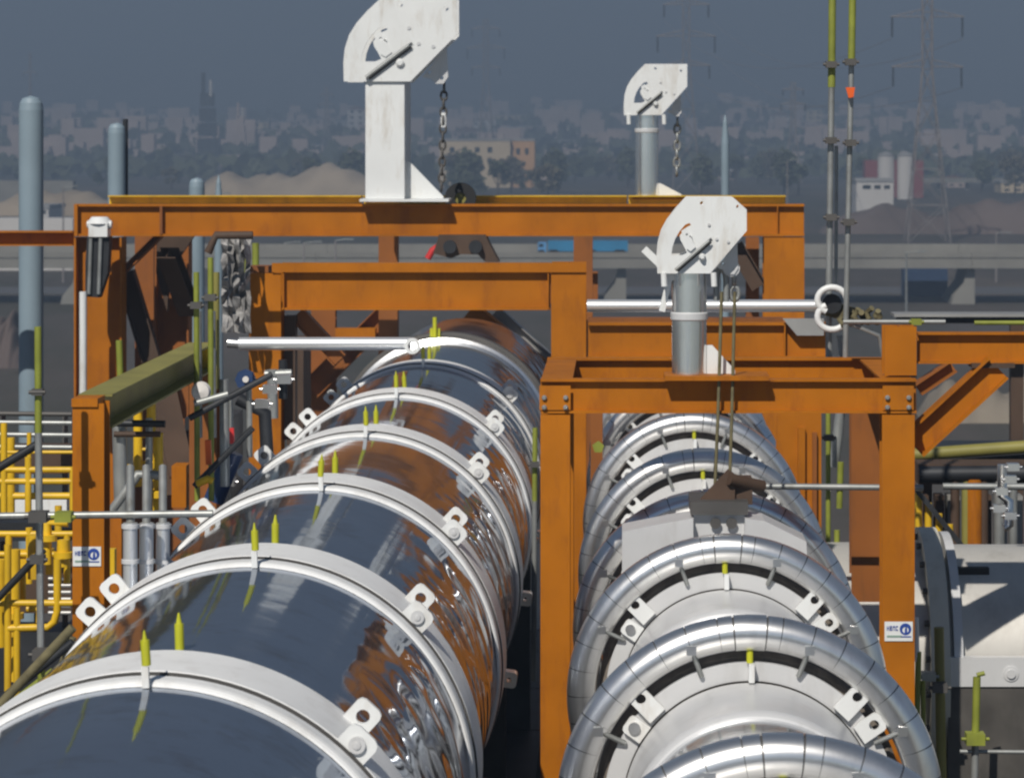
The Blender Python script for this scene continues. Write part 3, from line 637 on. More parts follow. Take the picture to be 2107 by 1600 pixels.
# tall pair at right
t = thing('scaffold_pole', P(1708, 770, 26.9), 'tall left pole of the yellow topped scaffold pair', 'scaffold pole', 'tall scaffold poles')
tb(t, [(1713, -60, 26.9), (1711, 180, 26.9)], SCGREEN, 0.036); tb(t, [(1711, 181, 26.9), (1706, 560, 26.9)], GALV, 0.03); tb(t, [(1706, 560, 26.9), (1705, 800, 26.9)], GALV, 0.032)
for y in (133, 289, 447): coupler(t, 1710, y, 26.85)
tb(t, [(1721, 300, 27.1), (1720, 600, 27.1)], GALV, 0.018)
t = thing('scaffold_pole', P(1748, 770, 26.5), 'tall right pole of the scaffold pair with a red tape tag', 'scaffold pole', 'tall scaffold poles')
tb(t, [(1755, -60, 26.5), (1752, 128, 26.5)], SCGREEN, 0.034); tb(t, [(1752, 129, 26.5), (1742, 600, 26.5)], GALV, 0.026); tb(t, [(1742, 600, 26.5), (1738, 800, 26.5)], GALV, 0.026)
for y in (128, 294, 457): coupler(t, 1750 if y < 300 else 1746, y, 26.45)
plate('tape_tag', px2([(1740, 180), (1759, 180), (1756, 200), (1746, 202)], 26.4), [], 26.4, 0.02, RORANGE, t)
# lower scaffold around right frame
t = thing('scaffold', P(1720, 1130, 27.5), 'scaffold tubes between the orange columns right of the hooped pipe', 'scaffold')
tb(t, [(1704, 850, 27.5), (1704, 1140, 27.5)], SCGREEN, 0.024); tb(t, [(1728, 690, 27.2), (1736, 780, 27.2)], GALV, 0.03)
tb(t, [(1730, 950, 27.0), (1727, 1045, 27.0)], SCGREEN, 0.03); tb(t, [(1722, 1090, 27.4), (1722, 1160, 27.4)], SCGREEN, 0.028)
tb(t, [(1560, 1000, 25.6), (1900, 1003, 25.6)], GALV, 0.028); tb(t, [(1765, 880, 28.0), (1765, 1060, 28.0)], YELLOW, 0.028)
tb(t, [(1735, 662, 26.0), (1945, 662, 26.0)], GALV, 0.022); coupler(t, 1885, 662, 25.95, 0.9, SCGREEN)
tb(t, [(1755, 949, 28.0), (1820, 949, 28.0)], SCGREEN, 0.024); tb(t, [(1755, 945, 27.9), (1820, 975, 27.9)], OLIVE, 0.022)
tb(t, [(1730, 840, 27.8), (1716, 960, 27.8)], GALV, 0.05)
tb(t, [(2005, 664, 25.0), (2200, 664, 25.0)], SCGREEN, 0.02)
for x, y in ((1705, 900), (1765, 1000), (1728, 1000)): coupler(t, x, y, 27.0, 0.9)
# between the pipes
t = thing('scaffold_pole', P(1100, 1200, 29.5), 'green yellow pole standing between the duct and the front frame', 'scaffold pole')
tb(t, [(1101, 880, 30), (1100, 1030, 30)], SCGREEN, 0.028); tb(t, [(1100, 1030, 30), (1098, 1400, 30)], GALV, 0.028); coupler(t, 1100, 955, 29.95, 0.9)
MB().lathe(P(1231, 920, 28.6), (0, 1, 0), [(0, 0), (0.06, 0), (0.06, 0.05), (0, 0.05)], 5).build('scaffold_tag', SCGREEN, label='small bright green tag left of the hooped pipe', cat='tag')

# left scaffold
t = thing('scaffold', P(80, 1400, 21.3), 'grey and yellow green scaffold tubes at the far left edge', 'scaffold')
tb(t, [(78, 672, 21.3), (79, 890, 21.3)], SCGREEN, 0.026); tb(t, [(79, 890, 21.3), (84, 1330, 21.3)], GALV, 0.027); tb(t, [(84, 1330, 21.3), (86, 1430, 21.3)], SCGREEN, 0.027)
tb(t, [(-60, 1062, 21.2), (438, 1056, 21.2)], GALV, 0.027); coupler(t, 132, 1062, 21.15, 1.2, SCGREEN); coupler(t, 80, 1062, 21.2, 1.3)
for y, Y in ((850, 26), (868, 26), (893, 26), (918, 26)): tb(t, [(-60, y, Y), (148, y+2, Y)], GALV if y != 850 else SEAM, 0.022)
tb(t, [(-40, 985, 22.5), (75, 915, 22.5)], DARK, 0.035); tb(t, [(-60, 1290, 22.5), (90, 1130, 22.5)], DARK, 0.03)
tb(t, [(-20, 1470, 20.6), (150, 1290, 20.6)], ROPE, 0.035); tb(t, [(0, 1440, 21.0), (150, 1320, 21.0)], DARK, 0.03)
tb(t, [(20, 1450, 21.6), (110, 1380, 21.6)], SCGREEN, 0.03); tb(t, [(115, 1400, 21.7), (150, 1310, 21.7)], ROPE, 0.03)
coupler(t, 88, 1345, 21.2, 1.3); coupler(t, 78, 1150, 21.25, 1.0); coupler(t, 78, 806, 21.28, 0.8)
# yellow handrails (left)
def rail(label, Y, x0, x1, rails, posts, pb, r=0.026, toe=None):
    t = thing('guard_rail', P((x0+x1)/2, pb, Y), label, 'guard rail', 'yellow guard rails on the left walkways')
    for y in rails: tb(t, [(x0, y, Y), (x1, y, Y)], YELLOW, r, 'rail')
    for x, yt in posts: tb(t, [(x, yt, Y), (x, pb, Y)], YELLOW, r*1.05, 'post')
    return t
rail('upper yellow guard rail at the far left', 24.0, -40, 150, [966, 990], [(8, 870), (58, 940), (150, 960)], 1060)
rail('middle yellow guard rail behind the grey scaffold tube', 23.4, -40, 150, [1098, 1140], [(18, 1100), (60, 1085), (138, 1100), (120, 1140)], 1200)
g_ = rail('lowest yellow guard rail with a curved return at the far left', 22.6, -40, 150, [1240], [(16, 1120), (35, 1250)], 1460)
tb(g_, [(118, 1150, 22.6), (118, 1255, 22.6), (112, 1278, 22.6), (98, 1290, 22.6), (16, 1292, 22.6)], YELLOW, 0.03, 'curved_rail')
# yellow safety ladder behind the post (225-330)
t = thing('caged_ladder', P(300, 1060, 25.0), 'yellow ladder rails between the two left orange columns', 'ladder')
for x, y0, y1, rr in ((284, 838, 1000, 0.04), (311, 820, 900, 0.04), (325, 890, 1060, 0.045), (262, 955, 1055, 0.03)): tb(t, [(x, y0, 25), (x, y1, 25)], YELLOW, rr, 'stile')
for y in (870, 897, 924, 951, 978): tb(t, [(284, y, 25), (325, y, 25)], YELLOW, 0.015, 'rung')
MB().lathe(P(325, 1025, 24.9), (0, 0, 1), [(0.05, 0), (0.08, 0.01), (0.08, 0.06), (0.05, 0.07)], 16).build('collar', YELLOW, t)
t = thing('scaffold', P(300, 1100, 24.6), 'weathered scaffold tubes behind the short left orange post', 'scaffold')
tb(t, [(245, 870, 24.6), (250, 1060, 24.6)], GALV, 0.06); tb(t, [(307, 860, 24.8), (306, 1050, 24.8)], GALV, 0.03)
tb(t, [(245, 700, 26), (250, 840, 26)], SCGREEN, 0.03); tb(t, [(240, 870, 24.5), (340, 872, 24.5)], DARK, 0.03); tb(t, [(235, 893, 24.5), (330, 893, 24.5)], BROWN, 0.025)
tb(t, [(230, 1050, 24.4), (285, 975, 24.4), (330, 978, 24.4)], GALV, 0.04)
for i, x in enumerate((404, 433)):
    tb(t, [(x, 560 if i == 0 else 530, 26.5), (x+2, 1030, 26.5)], SCGREEN, 0.026)
    tb(t, [(x+4, 640, 26.8), (x+6, 900, 26.8)], GALV, 0.03)
    coupler(t, x, 628 if i == 0 else 612, 26.45, 1.0)
tb(t, [(445, 560, 27), (445, 800, 27)], OLIVE, 0.03); tb(t, [(461, 780, 27), (463, 1000, 27)], GALV, 0.045)
tb(t, [(475, 820, 27), (476, 890, 27)], GALV, 0.02); tb(t, [(512, 780, 28), (514, 940, 28)], GALV, 0.028)
tb(t, [(526, 500, 42), (526, 560, 42)], SCGREEN, 0.05); tb(t, [(505, 500, 42), (505, 560, 42)], SCGREEN, 0.05)
tb(t, [(390, 860, 26.2), (560, 770, 26.2)], DARK, 0.03); tb(t, [(400, 1000, 26.2), (520, 880, 26.2)], DARK, 0.03); tb(t, [(400, 830, 26), (470, 810, 26)], GALV, 0.03)
# hanging lamp
t = thing('work_lamp', P(205, 600, 40), 'white capped floodlight hanging at the top of the left rear column', 'lamp')
Yl = 43.3
MB().box(P(182, 459, Yl), P(228, 486, Yl+0.3)).tube([P(180, 462, Yl+0.1), P(230, 462, Yl+0.1)], 0.06, 8).build('cap', WHITE, t)
MB().tube([P(205, 446, Yl+0.15), P(205, 460, Yl+0.15)], 0.12, 14, r1=0.2).build('cap_dome', WHITE, t)
plate('diffuser', px2([(180, 487), (226, 487), (222, 560), (205, 612), (176, 610), (176, 540)], Yl+0.1), [], Yl+0.2, 0.25, DARK, t)
for x in (187, 207): MB().tube([P(x, 490, Yl+0.04), P(x-4, 605, Yl+0.04)], 0.03, 6).build('lamp_tube', GALV, t)
MB().tube([P(171, 600, Yl), P(171, 812, Yl)], 0.055, 14).build('downpipe', WHITE, label='thin white vertical pipe in front of the left rear column', cat='pipe')
t = thing('valve', P(506, 790, 28), 'blue handwheel valve with white centre left of the duct', 'valve')
MB().lathe(P(506, 780, 27.9), (0, -1, 0), [(0.02, 0), (0.10, 0), (0.10, 0.05), (0.02, 0.05)], 8).build('handwheel', NAVY, t)
MB().lathe(P(506, 780, 27.84), (0, -1, 0), [(0.03, 0), (0.03, 0.03), (0, 0.03)], 12).build('hub', PALEW, t)
MB().lathe(P(414, 805, 26.3), (0, -1, 0), [(0.09, 0), (0.075, 0.05), (0.0, 0.07)], 24).build('floodlight', PALEW, label='round pale dish lamp left of the yellow green scaffold poles', cat='lamp')
MB().plank(P(477, 880, 26.8), P(478, 912, 26.8), 0.05, 0.04).build('red_tag', RED, label='small red tag on the thin pipe beside the duct', cat='tag')
MB().plank(P(428, 905, 26.3), P(430, 955, 26.3), 0.06, 0.05).build('orange_marker', RORANGE, label='short orange marker strip on the left scaffold', cat='marker')
MB().tube([P(405, 995, 26), P(428, 985, 26), P(438, 990, 26)], 0.035, 8).build('yellow_lever', YELLOW, label='small yellow lever by the left lifting lugs', cat='lever')
# shredded plastic sheeting
t = thing('plastic_sheeting', P(485, 690, 34), 'torn grey plastic sheeting hanging beside the middle orange frame', 'sheeting')
for k in range(5):
    x0 = 456+k*12; vs = []; fs = []
    for j in range(12):
        y = 484+j*18
        vs += [P(x0+random.uniform(-3, 3), y, 34.5+random.uniform(-.15, .15)), P(x0+13+random.uniform(-3, 3), y+4, 34.5+random.uniform(-.15, .15))]
    fs = [(2*j, 2*j+1, 2*j+3, 2*j+2) for j in range(11)]
    q = MB(); q.add(vs, fs); q.add([v+Vector((0, 0.02, 0)) for v in vs], fs); q.build('strip', CLOTH, t)
tb(t, [(428, 520, 34), (445, 484, 34), (520, 484, 34)], BROWN, 0.05, 'hanger')
# small process pipes left of the duct
t = thing('instrument_pipework', P(560, 1000, 33), 'jumble of small pipes and clamps beside the far left of the duct', 'pipework')
tb(t, [(545, 770, 33), (600, 768, 33)], GALV, 0.05); tb(t, [(560, 760, 33), (562, 860, 33)], GALV, 0.06); tb(t, [(582, 740, 33.2), (582, 820, 33.2)], DARK, 0.05)
tb(t, [(490, 820, 30), (545, 850, 30), (552, 980, 30)], DARK, 0.07); tb(t, [(440, 1030, 27.5), (480, 930, 27.5)], NAVY, 0.1)
for x, y in ((556, 800), (585, 780), (540, 830), (470, 990)): coupler(t, x, y, 29.5, 1.4, STEEL)
MB().box(P(380, 860, 31), P(500, 1100, 32)).build('cable_box', DARK, t)
MB().box(P(590, 700, 40), P(640, 900, 41)).build('cabinet', BROWN, t)
# shiny vertical vent tubes near the left of duct (265-330, 1075-1200)
for i, x in enumerate((268, 301, 335)):
    t = thing('vent_tube', P(x, 1215, 21.3), ('leftmost', 'middle', 'rightmost')[i]+' of three short shiny vertical tubes behind the left lifting lugs', 'tube', 'shiny tubes beside the duct')
    MB().tube([P(x, 1075, 21.2+0.2*i), P(x, 1225, 21.2+0.2*i)], 0.052, 20).build('tube_body', CHROME, t)
    for yy in (1078, 1150): MB().tube([P(x, yy, 21.2+0.2*i), P(x, yy+8, 21.2+0.2*i)], 0.064, 20).build('flange', WHITE2, t)
    MB().tube([P(x, 1080, 21.2+0.2*i), P(x, 960, 21.6+0.2*i)], 0.03, 10).build('feed_pipe', GALV, t)
    MB().tube([P(x, 1225, 21.2+0.2*i), P(x, 1600, 21.2+0.2*i)], 0.04, 10).build('riser', DARK, t)
t = thing('yellow_pipework', P(70, 1400, 22.9), 'yellow gas pipes and panels crowding behind the lowest left guard rail', 'pipework')
for pts, rr in (([(98, 1160, 23), (98, 1075, 23), (140, 1075, 23)], .035), ([(30, 1130, 23), (30, 1400, 23)], .045), ([(46, 1170, 23.1), (46, 1230, 23.1), (20, 1230, 23.1)], .03),
                ([(70, 1100, 23.2), (70, 1190, 23.2)], .05), ([(130, 1110, 23), (130, 1165, 23)], .05), ([(0, 1150, 23.2), (0, 1330, 23.2)], .05), ([(55, 1252, 23), (80, 1252, 23), (80, 1280, 23)], .03),
                ([(-20, 1020, 24.5), (150, 1020, 24.5)], .03), ([(22, 900, 24.5), (22, 1060, 24.5)], .035), ([(60, 890, 24.6), (60, 1060, 24.6)], .02), ([(0, 930, 24.4), (150, 930, 24.4)], .015), ([(120, 1040, 24), (120, 1100, 24)], .03)):
    tb(t, pts, YELLOW, rr, 'gas_pipe')
MB().box(P(28, 1132, 23.4), P(58, 1200, 23.5)).build('yellow_panel', YELLOW, t); MB().box(P(94, 1130, 23.4), P(112, 1178, 23.5)).build('yellow_panel', YELLOW, t)
for x, y in ((98, 1100), (30, 1260), (0, 1230), (130, 1135)): MB().tube([P(x, y, 22.98), P(x, y+12, 22.98)], 0.075, 12).build('pipe_flange', YELLOW, t)
MB().box(P(222, 1130, 22.9), P(240, 1180, 23)).build('yellow_box', YELLOW, label='small yellow box right of the short left post', cat='box')

# walkway decks (dark gratings) below on both sides, carry rails and saddles
DZ = CZ-3.62
t = thing('walkway', ((-0.05), 25, DZ-0.2), 'dark steel grating deck under the duct and the hooped pipe', 'walkway')
for k in range(14):
    y0 = 9+3*k; MB().box((-9, y0+0.02, DZ-0.05), (7, y0+2.98, DZ)).build('grating_panel', DARK, t)
MB().beam((-8.9, 9, DZ-0.3), (-8.9, 51, DZ-0.3), 0.3, 0.2).build('edge_beam', BROWN, t); MB().beam((6.9, 9, DZ-0.3), (6.9, 51, DZ-0.3), 0.3, 0.2).build('edge_beam', BROWN, t)
for x in (-8.7, 6.7):
    for y in (11, 30, 49): MB().box((x-0.15, y-0.15, 0), (x+0.15, y+0.15, DZ-0.45)).build('leg', BROWN, t)
MB().tube([(-0.62, 9, CZ-2.0), (-0.62, 46, CZ-2.0)], 0.20, 20).build('service_pipe', DARK, label='dark pipe running low between the two big pipes', cat='pipe')
t = thing('equipment_cabinet', (-0.75, 21, DZ), 'dark grey cabinet in the gap between duct and front frame', 'cabinet')
MB().box((-0.86, 21, DZ), (-0.30, 23, CZ-0.9)).build('cabinet_body', DARK, t); MB().box((-0.8, 20.97, CZ-2.2), (-0.36, 20.998, CZ-1.1)).build('cabinet_door', DARK, t)

# mass behind left rails: dark cable trays and pale beam
t = thing('cable_tray_rack', P(60, 1500, 27), 'dark rack of cable trays behind the left yellow rails', 'rack')
for k, (y0, y1, m) in enumerate(((925, 960, BROWN), (1075, 1095, DARK), (1150, 1240, BROWN), (1300, 1450, DARK))):
    MB().box(P(-150, y0, 27+0.2*k), P(150+20*k, y1, 27.6+0.2*k)).build('tray', m, t)
for x in (0, 70, 128): MB().box(P(x, 850, 27.9), P(x+12, 1500, 28.1)).build('tray_post', SEAM, t)
for k in range(6): MB().tube([P(100, 1190+14*k, 26.7), P(146, 1190+14*k, 26.7)], 0.02, 8).build('cable', GREYBOX, t)
for x in (35, 45): MB().box(P(x-12, 1150, 26.6), P(x+10, 1200, 26.7)).build('yellow_panel', YELLOW, t)
MB().box(P(30, 1024, 26), P(150, 1046, 26.3)).build('white_beam', WHITE, label='short bright white beam behind the far left yellow rails', cat='beam')

# ------------------------------------------------------------------ branch pipe going right
YX = 27.2; zc = P(0, 1400, YX-1.1).z; RBR = 1.08
t = thing('branch_pipe', (P(1900, 0, YX).x, YX, zc), 'fat weathered grey pipe crossing to the right behind the right orange post', 'pipe')
MB().lathe((1.55, YX, zc), (1, 0, 0), [(RBR, 0), (RBR, 1.30)], 96).build('shell', WPIPE, t)
MB().lathe((2.98, YX, zc), (1, 0, 0), [(RBR-0.02, 0), (RBR-0.02, 5)], 96).build('shell', WPIPE, t)
MB().lathe((2.79, YX, zc), (1, 0, 0), [(RBR-0.2, 0), (RBR+0.14, 0), (RBR+0.14, 0.17), (RBR-0.2, 0.17)], 96, closedprof=True).build('flange_ring', mat('cream_flange_paint', (0.60, 0.58, 0.50), 0.5, 0, 0.06, 3, dirt=(0.3, 0.27, 0.2), dscale=4, damt=0.5), t)
MB().lathe((3.0, YX, zc), (1, 0, 0), [(RBR-0.2, 0), (RBR+0.10, 0), (RBR+0.10, 0.08), (RBR-0.2, 0.08)], 96, closedprof=True).build('flange_ring', WHITE2, t)
for a in range(-70, 91, 16):
    an = math.radians(a); MB().lathe((2.785, YX-math.cos(an)*(RBR+0.06), zc+math.sin(an)*(RBR+0.06)), (-1, 0, 0), [(0.03, 0), (0.03, 0.04), (0, 0.04)], 8).build('bolt_head', SEAM, t)
zb0 = P(0, 1412, YX-1.2).z; zb1 = P(0, 1352, YX-1.2).z
MB().box((2.94, YX-1.2, zb0), (8, YX-1.10, zb1)).build('band_plate', WHITE2, t)
MB().lathe((P(2080, 0, YX-1.2).x, YX-1.2, P(0, 1385, YX-1.2).z), (0, -1, 0), [(0.07, 0), (0.07, 0.01), (0.04, 0.012), (0.04, 0.03), (0, 0.03)], 20).build('bolt_head', WHITE2, t)
MB().box((2.94, YX-1.18, DZ), (8, YX+1, zb0-0.005)).build('shaded_pipe_block', SHADELAG, t)  # added block over the sunlit lower pipe, shade put into its colour
MB().box(P(1962, 1168, YX-0.6), P(2030, 1178, YX-0.4)).build('black_mat', BLACK, t)
MB().box((1.9, YX-0.5, DZ), (2.3, YX+0.5, zc-0.9)).build('saddle', DARK, t)
# yellow stair balusters above it with dark stringer
t = thing('stair', P(1920, 1110, 28.5), 'yellow stair balusters under a dark sloping stringer above the branch pipe', 'stair')
for i, x in enumerate((1890, 1910, 1932, 1954)): tb(t, [(x, 1012+22*i, 28.5), (x, 1110+16*i, 28.5)], YELLOW, 0.036, 'baluster')
MB().plank(P(1880, 1000, 28.4), P(1995, 1142, 28.4), 0.06, 0.05).build('stringer', DARK, t)
# right low scaffold
t = thing('scaffold', P(2005, 1600, 25.2), 'yellow green tube with coupler in front of the branch pipe', 'scaffold')
tb(t, [(2010, 1392, 25.2), (2007, 1515, 25.2)], SCGREEN, 0.034); tb(t, [(2007, 1515, 25.2), (2004, 1650, 25.2)], GALV, 0.032)
tb(t, [(1975, 1545, 25.2), (2200, 1547, 25.2)], GALV, 0.018); tb(t, [(2010, 1388, 25.2), (2026, 1384, 25.2)], SCGREEN, 0.02); coupler(t, 2006, 1518, 25.15, 1.6, SCGREEN)
t = thing('scaffold', P(1935, 1600, 25.4), 'weathered pair of scaffold tubes right of the right orange post', 'scaffold')
tb(t, [(1932, 1290, 25.4), (1938, 1640, 25.4)], OLIVE, 0.045); tb(t, [(1890, 1340, 25.0), (1886, 1500, 25.0)], SCGREEN, 0.026); tb(t, [(1899, 1400, 25.0), (1900, 1530, 25.0)], SCGREEN, 0.022)
coupler(t, 1933, 1413, 25.3, 1.3); coupler(t, 1910, 1390, 25.3, 1.2, GALV); tb(t, [(1885, 1270, 25), (1887, 1360, 25)], WHITE, 0.022)
# dark roof edge and pipework at upper right
t = thing('pipe_rack', P(2000, 1000, 34), 'dark pipe rack with grey pipes at the right edge behind the diagonal brace', 'pipe rack')
MB().box(P(1880, 925, 32), P(2300, 950, 33)).build('tray', DARK, t); MB().box(P(1890, 955, 31), P(2300, 985, 31.5)).build('tray', BROWN, t)
tb(t, [(1940, 1000, 30), (2300, 1002, 30)], GALV, 0.035); tb(t, [(1890, 975, 31), (2300, 972, 31)], DARK, 0.09); tb(t, [(1880, 935, 31.8), (2300, 905, 31.8)], OLIVE, 0.07)
for x, m, r in ((1988, OLIVE, .05), (2004, ORANGE, .09), (2024, BROWN, .05), (2056, GALV, .06), (2085, GALV, .045), (1965, BROWN, .05)): tb(t, [(x, 985, 31), (x, 1150, 31)], m, r, 'riser')
tb(t, [(2062, 955, 29.5), (2062, 1020, 29.5), (2076, 1030, 29.5), (2076, 1080, 29.5), (2066, 1085, 29.5)], STEEL, 0.05); 
for x, y in ((2078, 985), (2060, 1010), (2078, 1060), (2055, 1045), (2084, 960)): coupler(t, x, y, 29.3, 1.2, STEEL)
for k in range(9): MB().box(P(1890+k*32+random.uniform(-4, 4), 1020, 32.0), P(1905+k*32, 1150, 32.3)).build('panel', random.choice((BROWN, CONC, OLIVE, GREYBOX)), t)
for x in (1900, 2130): MB().box(P(x, 900, 32.5), P(x+14, 1500, 32.7)).build('rack_post', BROWN, t)
t = thing('canopy', P(2000, 660, 45), 'low black roof edge behind the right orange stub column', 'canopy')
MB().box((P(1840, 0, 45).x, 45, P(0, 652, 45).z), (P(2400, 0, 45).x, 45.6, P(0, 646, 45).z)).build('roof_sheet', GREYBOX, t); MB().box((P(1850, 0, 45).x, 45.1, P(0, 666, 45).z), (P(2400, 0, 45).x, 45.5, P(0, 652.5, 45).z)).build('fascia', BLACK, t)
for x in (1860, 2080, 2300): MB().box((P(x, 0, 46).x, 46, 0), (P(x, 0, 46).x+0.2, 46.2, P(0, 667, 46).z)).build('canopy_post', BROWN, t)

# blue-grey vent stacks
def stack(px, ytop, Y, wpx, label, point=False, yb=None):
    s = F/Y; r = wpx/2/s; a = P(px, ytop, Y)
    prof = [(r, -a.z), (r, 0)] if False else None
    t = MB()
    if point: t.lathe((a.x, Y, 0), (0, 0, 1), [(r, 0), (r, a.z-0.6), (r*0.55, a.z-0.15), (0.01, a.z)], 24)
    else: t.lathe((a.x, Y, 0), (0, 0, 1), [(r, 0), (r, a.z-r*1.2), (r*0.92, a.z-r*0.6), (r*0.7, a.z-r*0.22), (r*0.35, a.z-0.02), (0.0, a.z)], 40)
    return t.build('vent_stack', TANK, label=label, cat='vent stack', group='blue grey vent stacks')
stack(64, 197, 46.5, 50, 'thickest blue grey vent stack at the far left edge')
stack(240, 252, 54, 36, 'blue grey vent stack above the left end of the long rear beam')
MB().tube([P(258, 245, 54.5), P(258, 420, 54.5)], 0.05, 8).build('stack_pipe', DARK, label='dark thin pipe up the side of the second vent stack', cat='pipe')
stack(405, 365, 56, 32, 'short blue grey vent stack left of the torn sheeting')
stack(450, 360, 58, 18, 'thin short blue grey vent stack beside the shorter one', True)
stack(1492, 236, 60, 17, 'slim pointed blue grey vent stack right of the smallest davit', True)

# ------------------------------------------------------------------ BACKGROUND
# viaduct
YV = 285.0
t = thing('viaduct', (P(1300, 0, YV).x, YV, 0), 'low concrete road viaduct crossing behind the steelwork', 'bridge')
for k in range(8):
    x0 = P(-700+450*k, 0, YV).x; x1 = P(-700+450*(k+1), 0, YV).x-0.03
    MB().box((x0, YV, P(0, 552, YV).z), (x1, YV+11, P(0, 528, YV).z)).build('deck_span', CONC, t)
    MB().box((x0, YV-0.1, P(0, 530, YV).z), (x1, YV+0.25, P(0, 519, YV).z)).build('parapet', CONC, t)
    MB().box((x0, YV+10.8, P(0, 528, YV).z), (x1, YV+11.1, P(0, 510, YV).z)).build('parapet', CONC, t)
for x in (120, 560, 1240, 1960, 2400):
    a = P(x, 552, YV); 
    plate('pier', [(a.x, 0), (a.x+2.3, 0), (a.x+2.3, a.z), (a.x+1.6, a.z), (a.x+1.2, a.z-1.5), (a.x+0.2, 0.8)], [], YV+5, 8, CONC, t)
MB().box((P(-900, 0, YV).x, YV+20, 0.0), (P(3000, 0, YV).x, YV+34, 0.05)).build('road', mat('asphalt', (0.10, 0.10, 0.105), 0.9), kind='structure')
# dark blue container under viaduct
MB().box((P(1860, 0, 300).x, 300, 0), (P(1950, 0, 300).x, 303, 3.6)).build('blue_container', mat('blue_container_paint', (0.02, 0.05, 0.12), 0.6), label='dark blue box under the viaduct left of its pier', cat='container')
# lorry on the viaduct
YT = YV+4; zt0 = P(0, 528, YV).z
t = thing('lorry', (P(1200, 0, YT).x, YT, zt0), 'blue articulated lorry with two tarpaulin bodies on the viaduct', 'lorry')
def lb(x0, x1, y0, y1, m, n): MB().box((P(x0, 0, YT).x, YT, P(0, y1, YT).z), (P(x1, 0, YT).x, YT+2.4, P(0, y0, YT).z)).build(n, m, t)
lb(1107, 1124, 499, 521, mat('cab_blue', (0.12, 0.33, 0.62), 0.4), 'cab'); lb(1127, 1200, 496, 517, BLUET, 'cargo_body'); lb(1212, 1292, 496, 517, BLUET, 'trailer_body')
lb(1127, 1292, 518, 521, DARK, 'chassis')
MB().box((P(1109, 0, YT).x, YT-0.02, P(0, 508, YT).z), (P(1118, 0, YT).x, YT-0.005, P(0, 502, YT).z)).build('window', WIN, t)
for x in (1114, 1135, 1143, 1190, 1220, 1270, 1280): MB().lathe((P(x, 0, YT).x, YT-0.1, P(0, 522, YT).z), (0, 1, 0), [(0, 0), (0.42, 0), (0.42, 0.3), (0, 0.3)], 14).build('wheel', BLACK, t)
# lamp posts
for i, (x, yt, Y) in enumerate(((1865, 520, 250), (2050, 480, 330), (440, 400, 300), (130, 385, 330), (625, 500, 270), (690, 495, 270), (585, 500, 300), (1620, 330, 420))):
    a = P(x, yt, Y); h = a.z
    q = thing('lamp_post', (a.x, Y, 0), ['thin grey lamp post in front of the viaduct right of the tall scaffold poles', 'tall lamp post at the right edge beyond the viaduct',
        'lamp post between the short vent stacks', 'lamp post right of the thickest vent stack', 'lamp post below the long rear beam, left of the pair', 'lamp post below the long rear beam near the middle frame',
        'lamp post just above the left corner of the middle frame', 'lamp post right of the slim pointed vent stack'][i], 'lamp post', 'lamp posts beyond the plant')
    MB().tube([(a.x, Y, 0), (a.x, Y, h)], 0.13, 8, r1=0.07).build('pole', LATT if i != 0 else GALV, q)
    MB().tube([(a.x, Y, h), (a.x+1.2, Y, h+0.15)], 0.05, 6).box((a.x+1.0, Y-0.15, h+0.05), (a.x+1.7, Y+0.15, h+0.2)).build('lantern', GALV, q)

# dirt mound
def mound(x0, x1, ytop, Y, name, label, seed, m=SANDW):
    rnd = random.Random(seed); nx, ny = 40, 10; X0 = P(x0, 0, Y).x; X1 = P(x1, 0, Y).x; ht = P(0, ytop, Y).z; dep = (X1-X0)*0.4 if Y > 300 else 8
    ph = [rnd.uniform(0, 6) for _ in range(6)]
    vs = []
    for j in range(ny+1):
        for i in range(nx+1):
            u = i/nx; v = j/ny; e = min(1, 5*u, 5*(1-u))**0.7*math.sin(math.pi*v)**0.6 if 0 < v < 1 else 0
            n = 0.72+0.16*math.sin(u*9+ph[0])+0.09*math.sin(u*23+ph[1]+v*4)+0.05*math.sin(u*51+ph[2]-v*9)
            vs.append((X0+(X1-X0)*u, Y+dep*v, -0.5+(ht+0.5)*e*n))
    fs = [(j*(nx+1)+i, j*(nx+1)+i+1, (j+1)*(nx+1)+i+1, (j+1)*(nx+1)+i) for j in range(ny) for i in range(nx)]
    q = MB(); q.add(vs, fs, True); return q.build(name, m, kind='structure')
mound(385, 800, 334, 850, 'dirt_mound', '', 3); mound(-100, 330, 385, 620, 'dirt_mound', '', 5); mound(1690, 2300, 400, 500, 'earth_bank', '', 8, mat('bank_earth', (0.13, 0.10, 0.09), 0.95, 0, 0.3, 0.05))
mound(-60, 45, 635, 205, 'earth_bank', '', 12, bpy.data.materials['bank_earth']); mound(1900, 2300, 755, 165, 'earth_bank', '', 21, mat('clay_bank', (0.25, 0.21, 0.16), 0.95, 0, 0.2, 0.1))

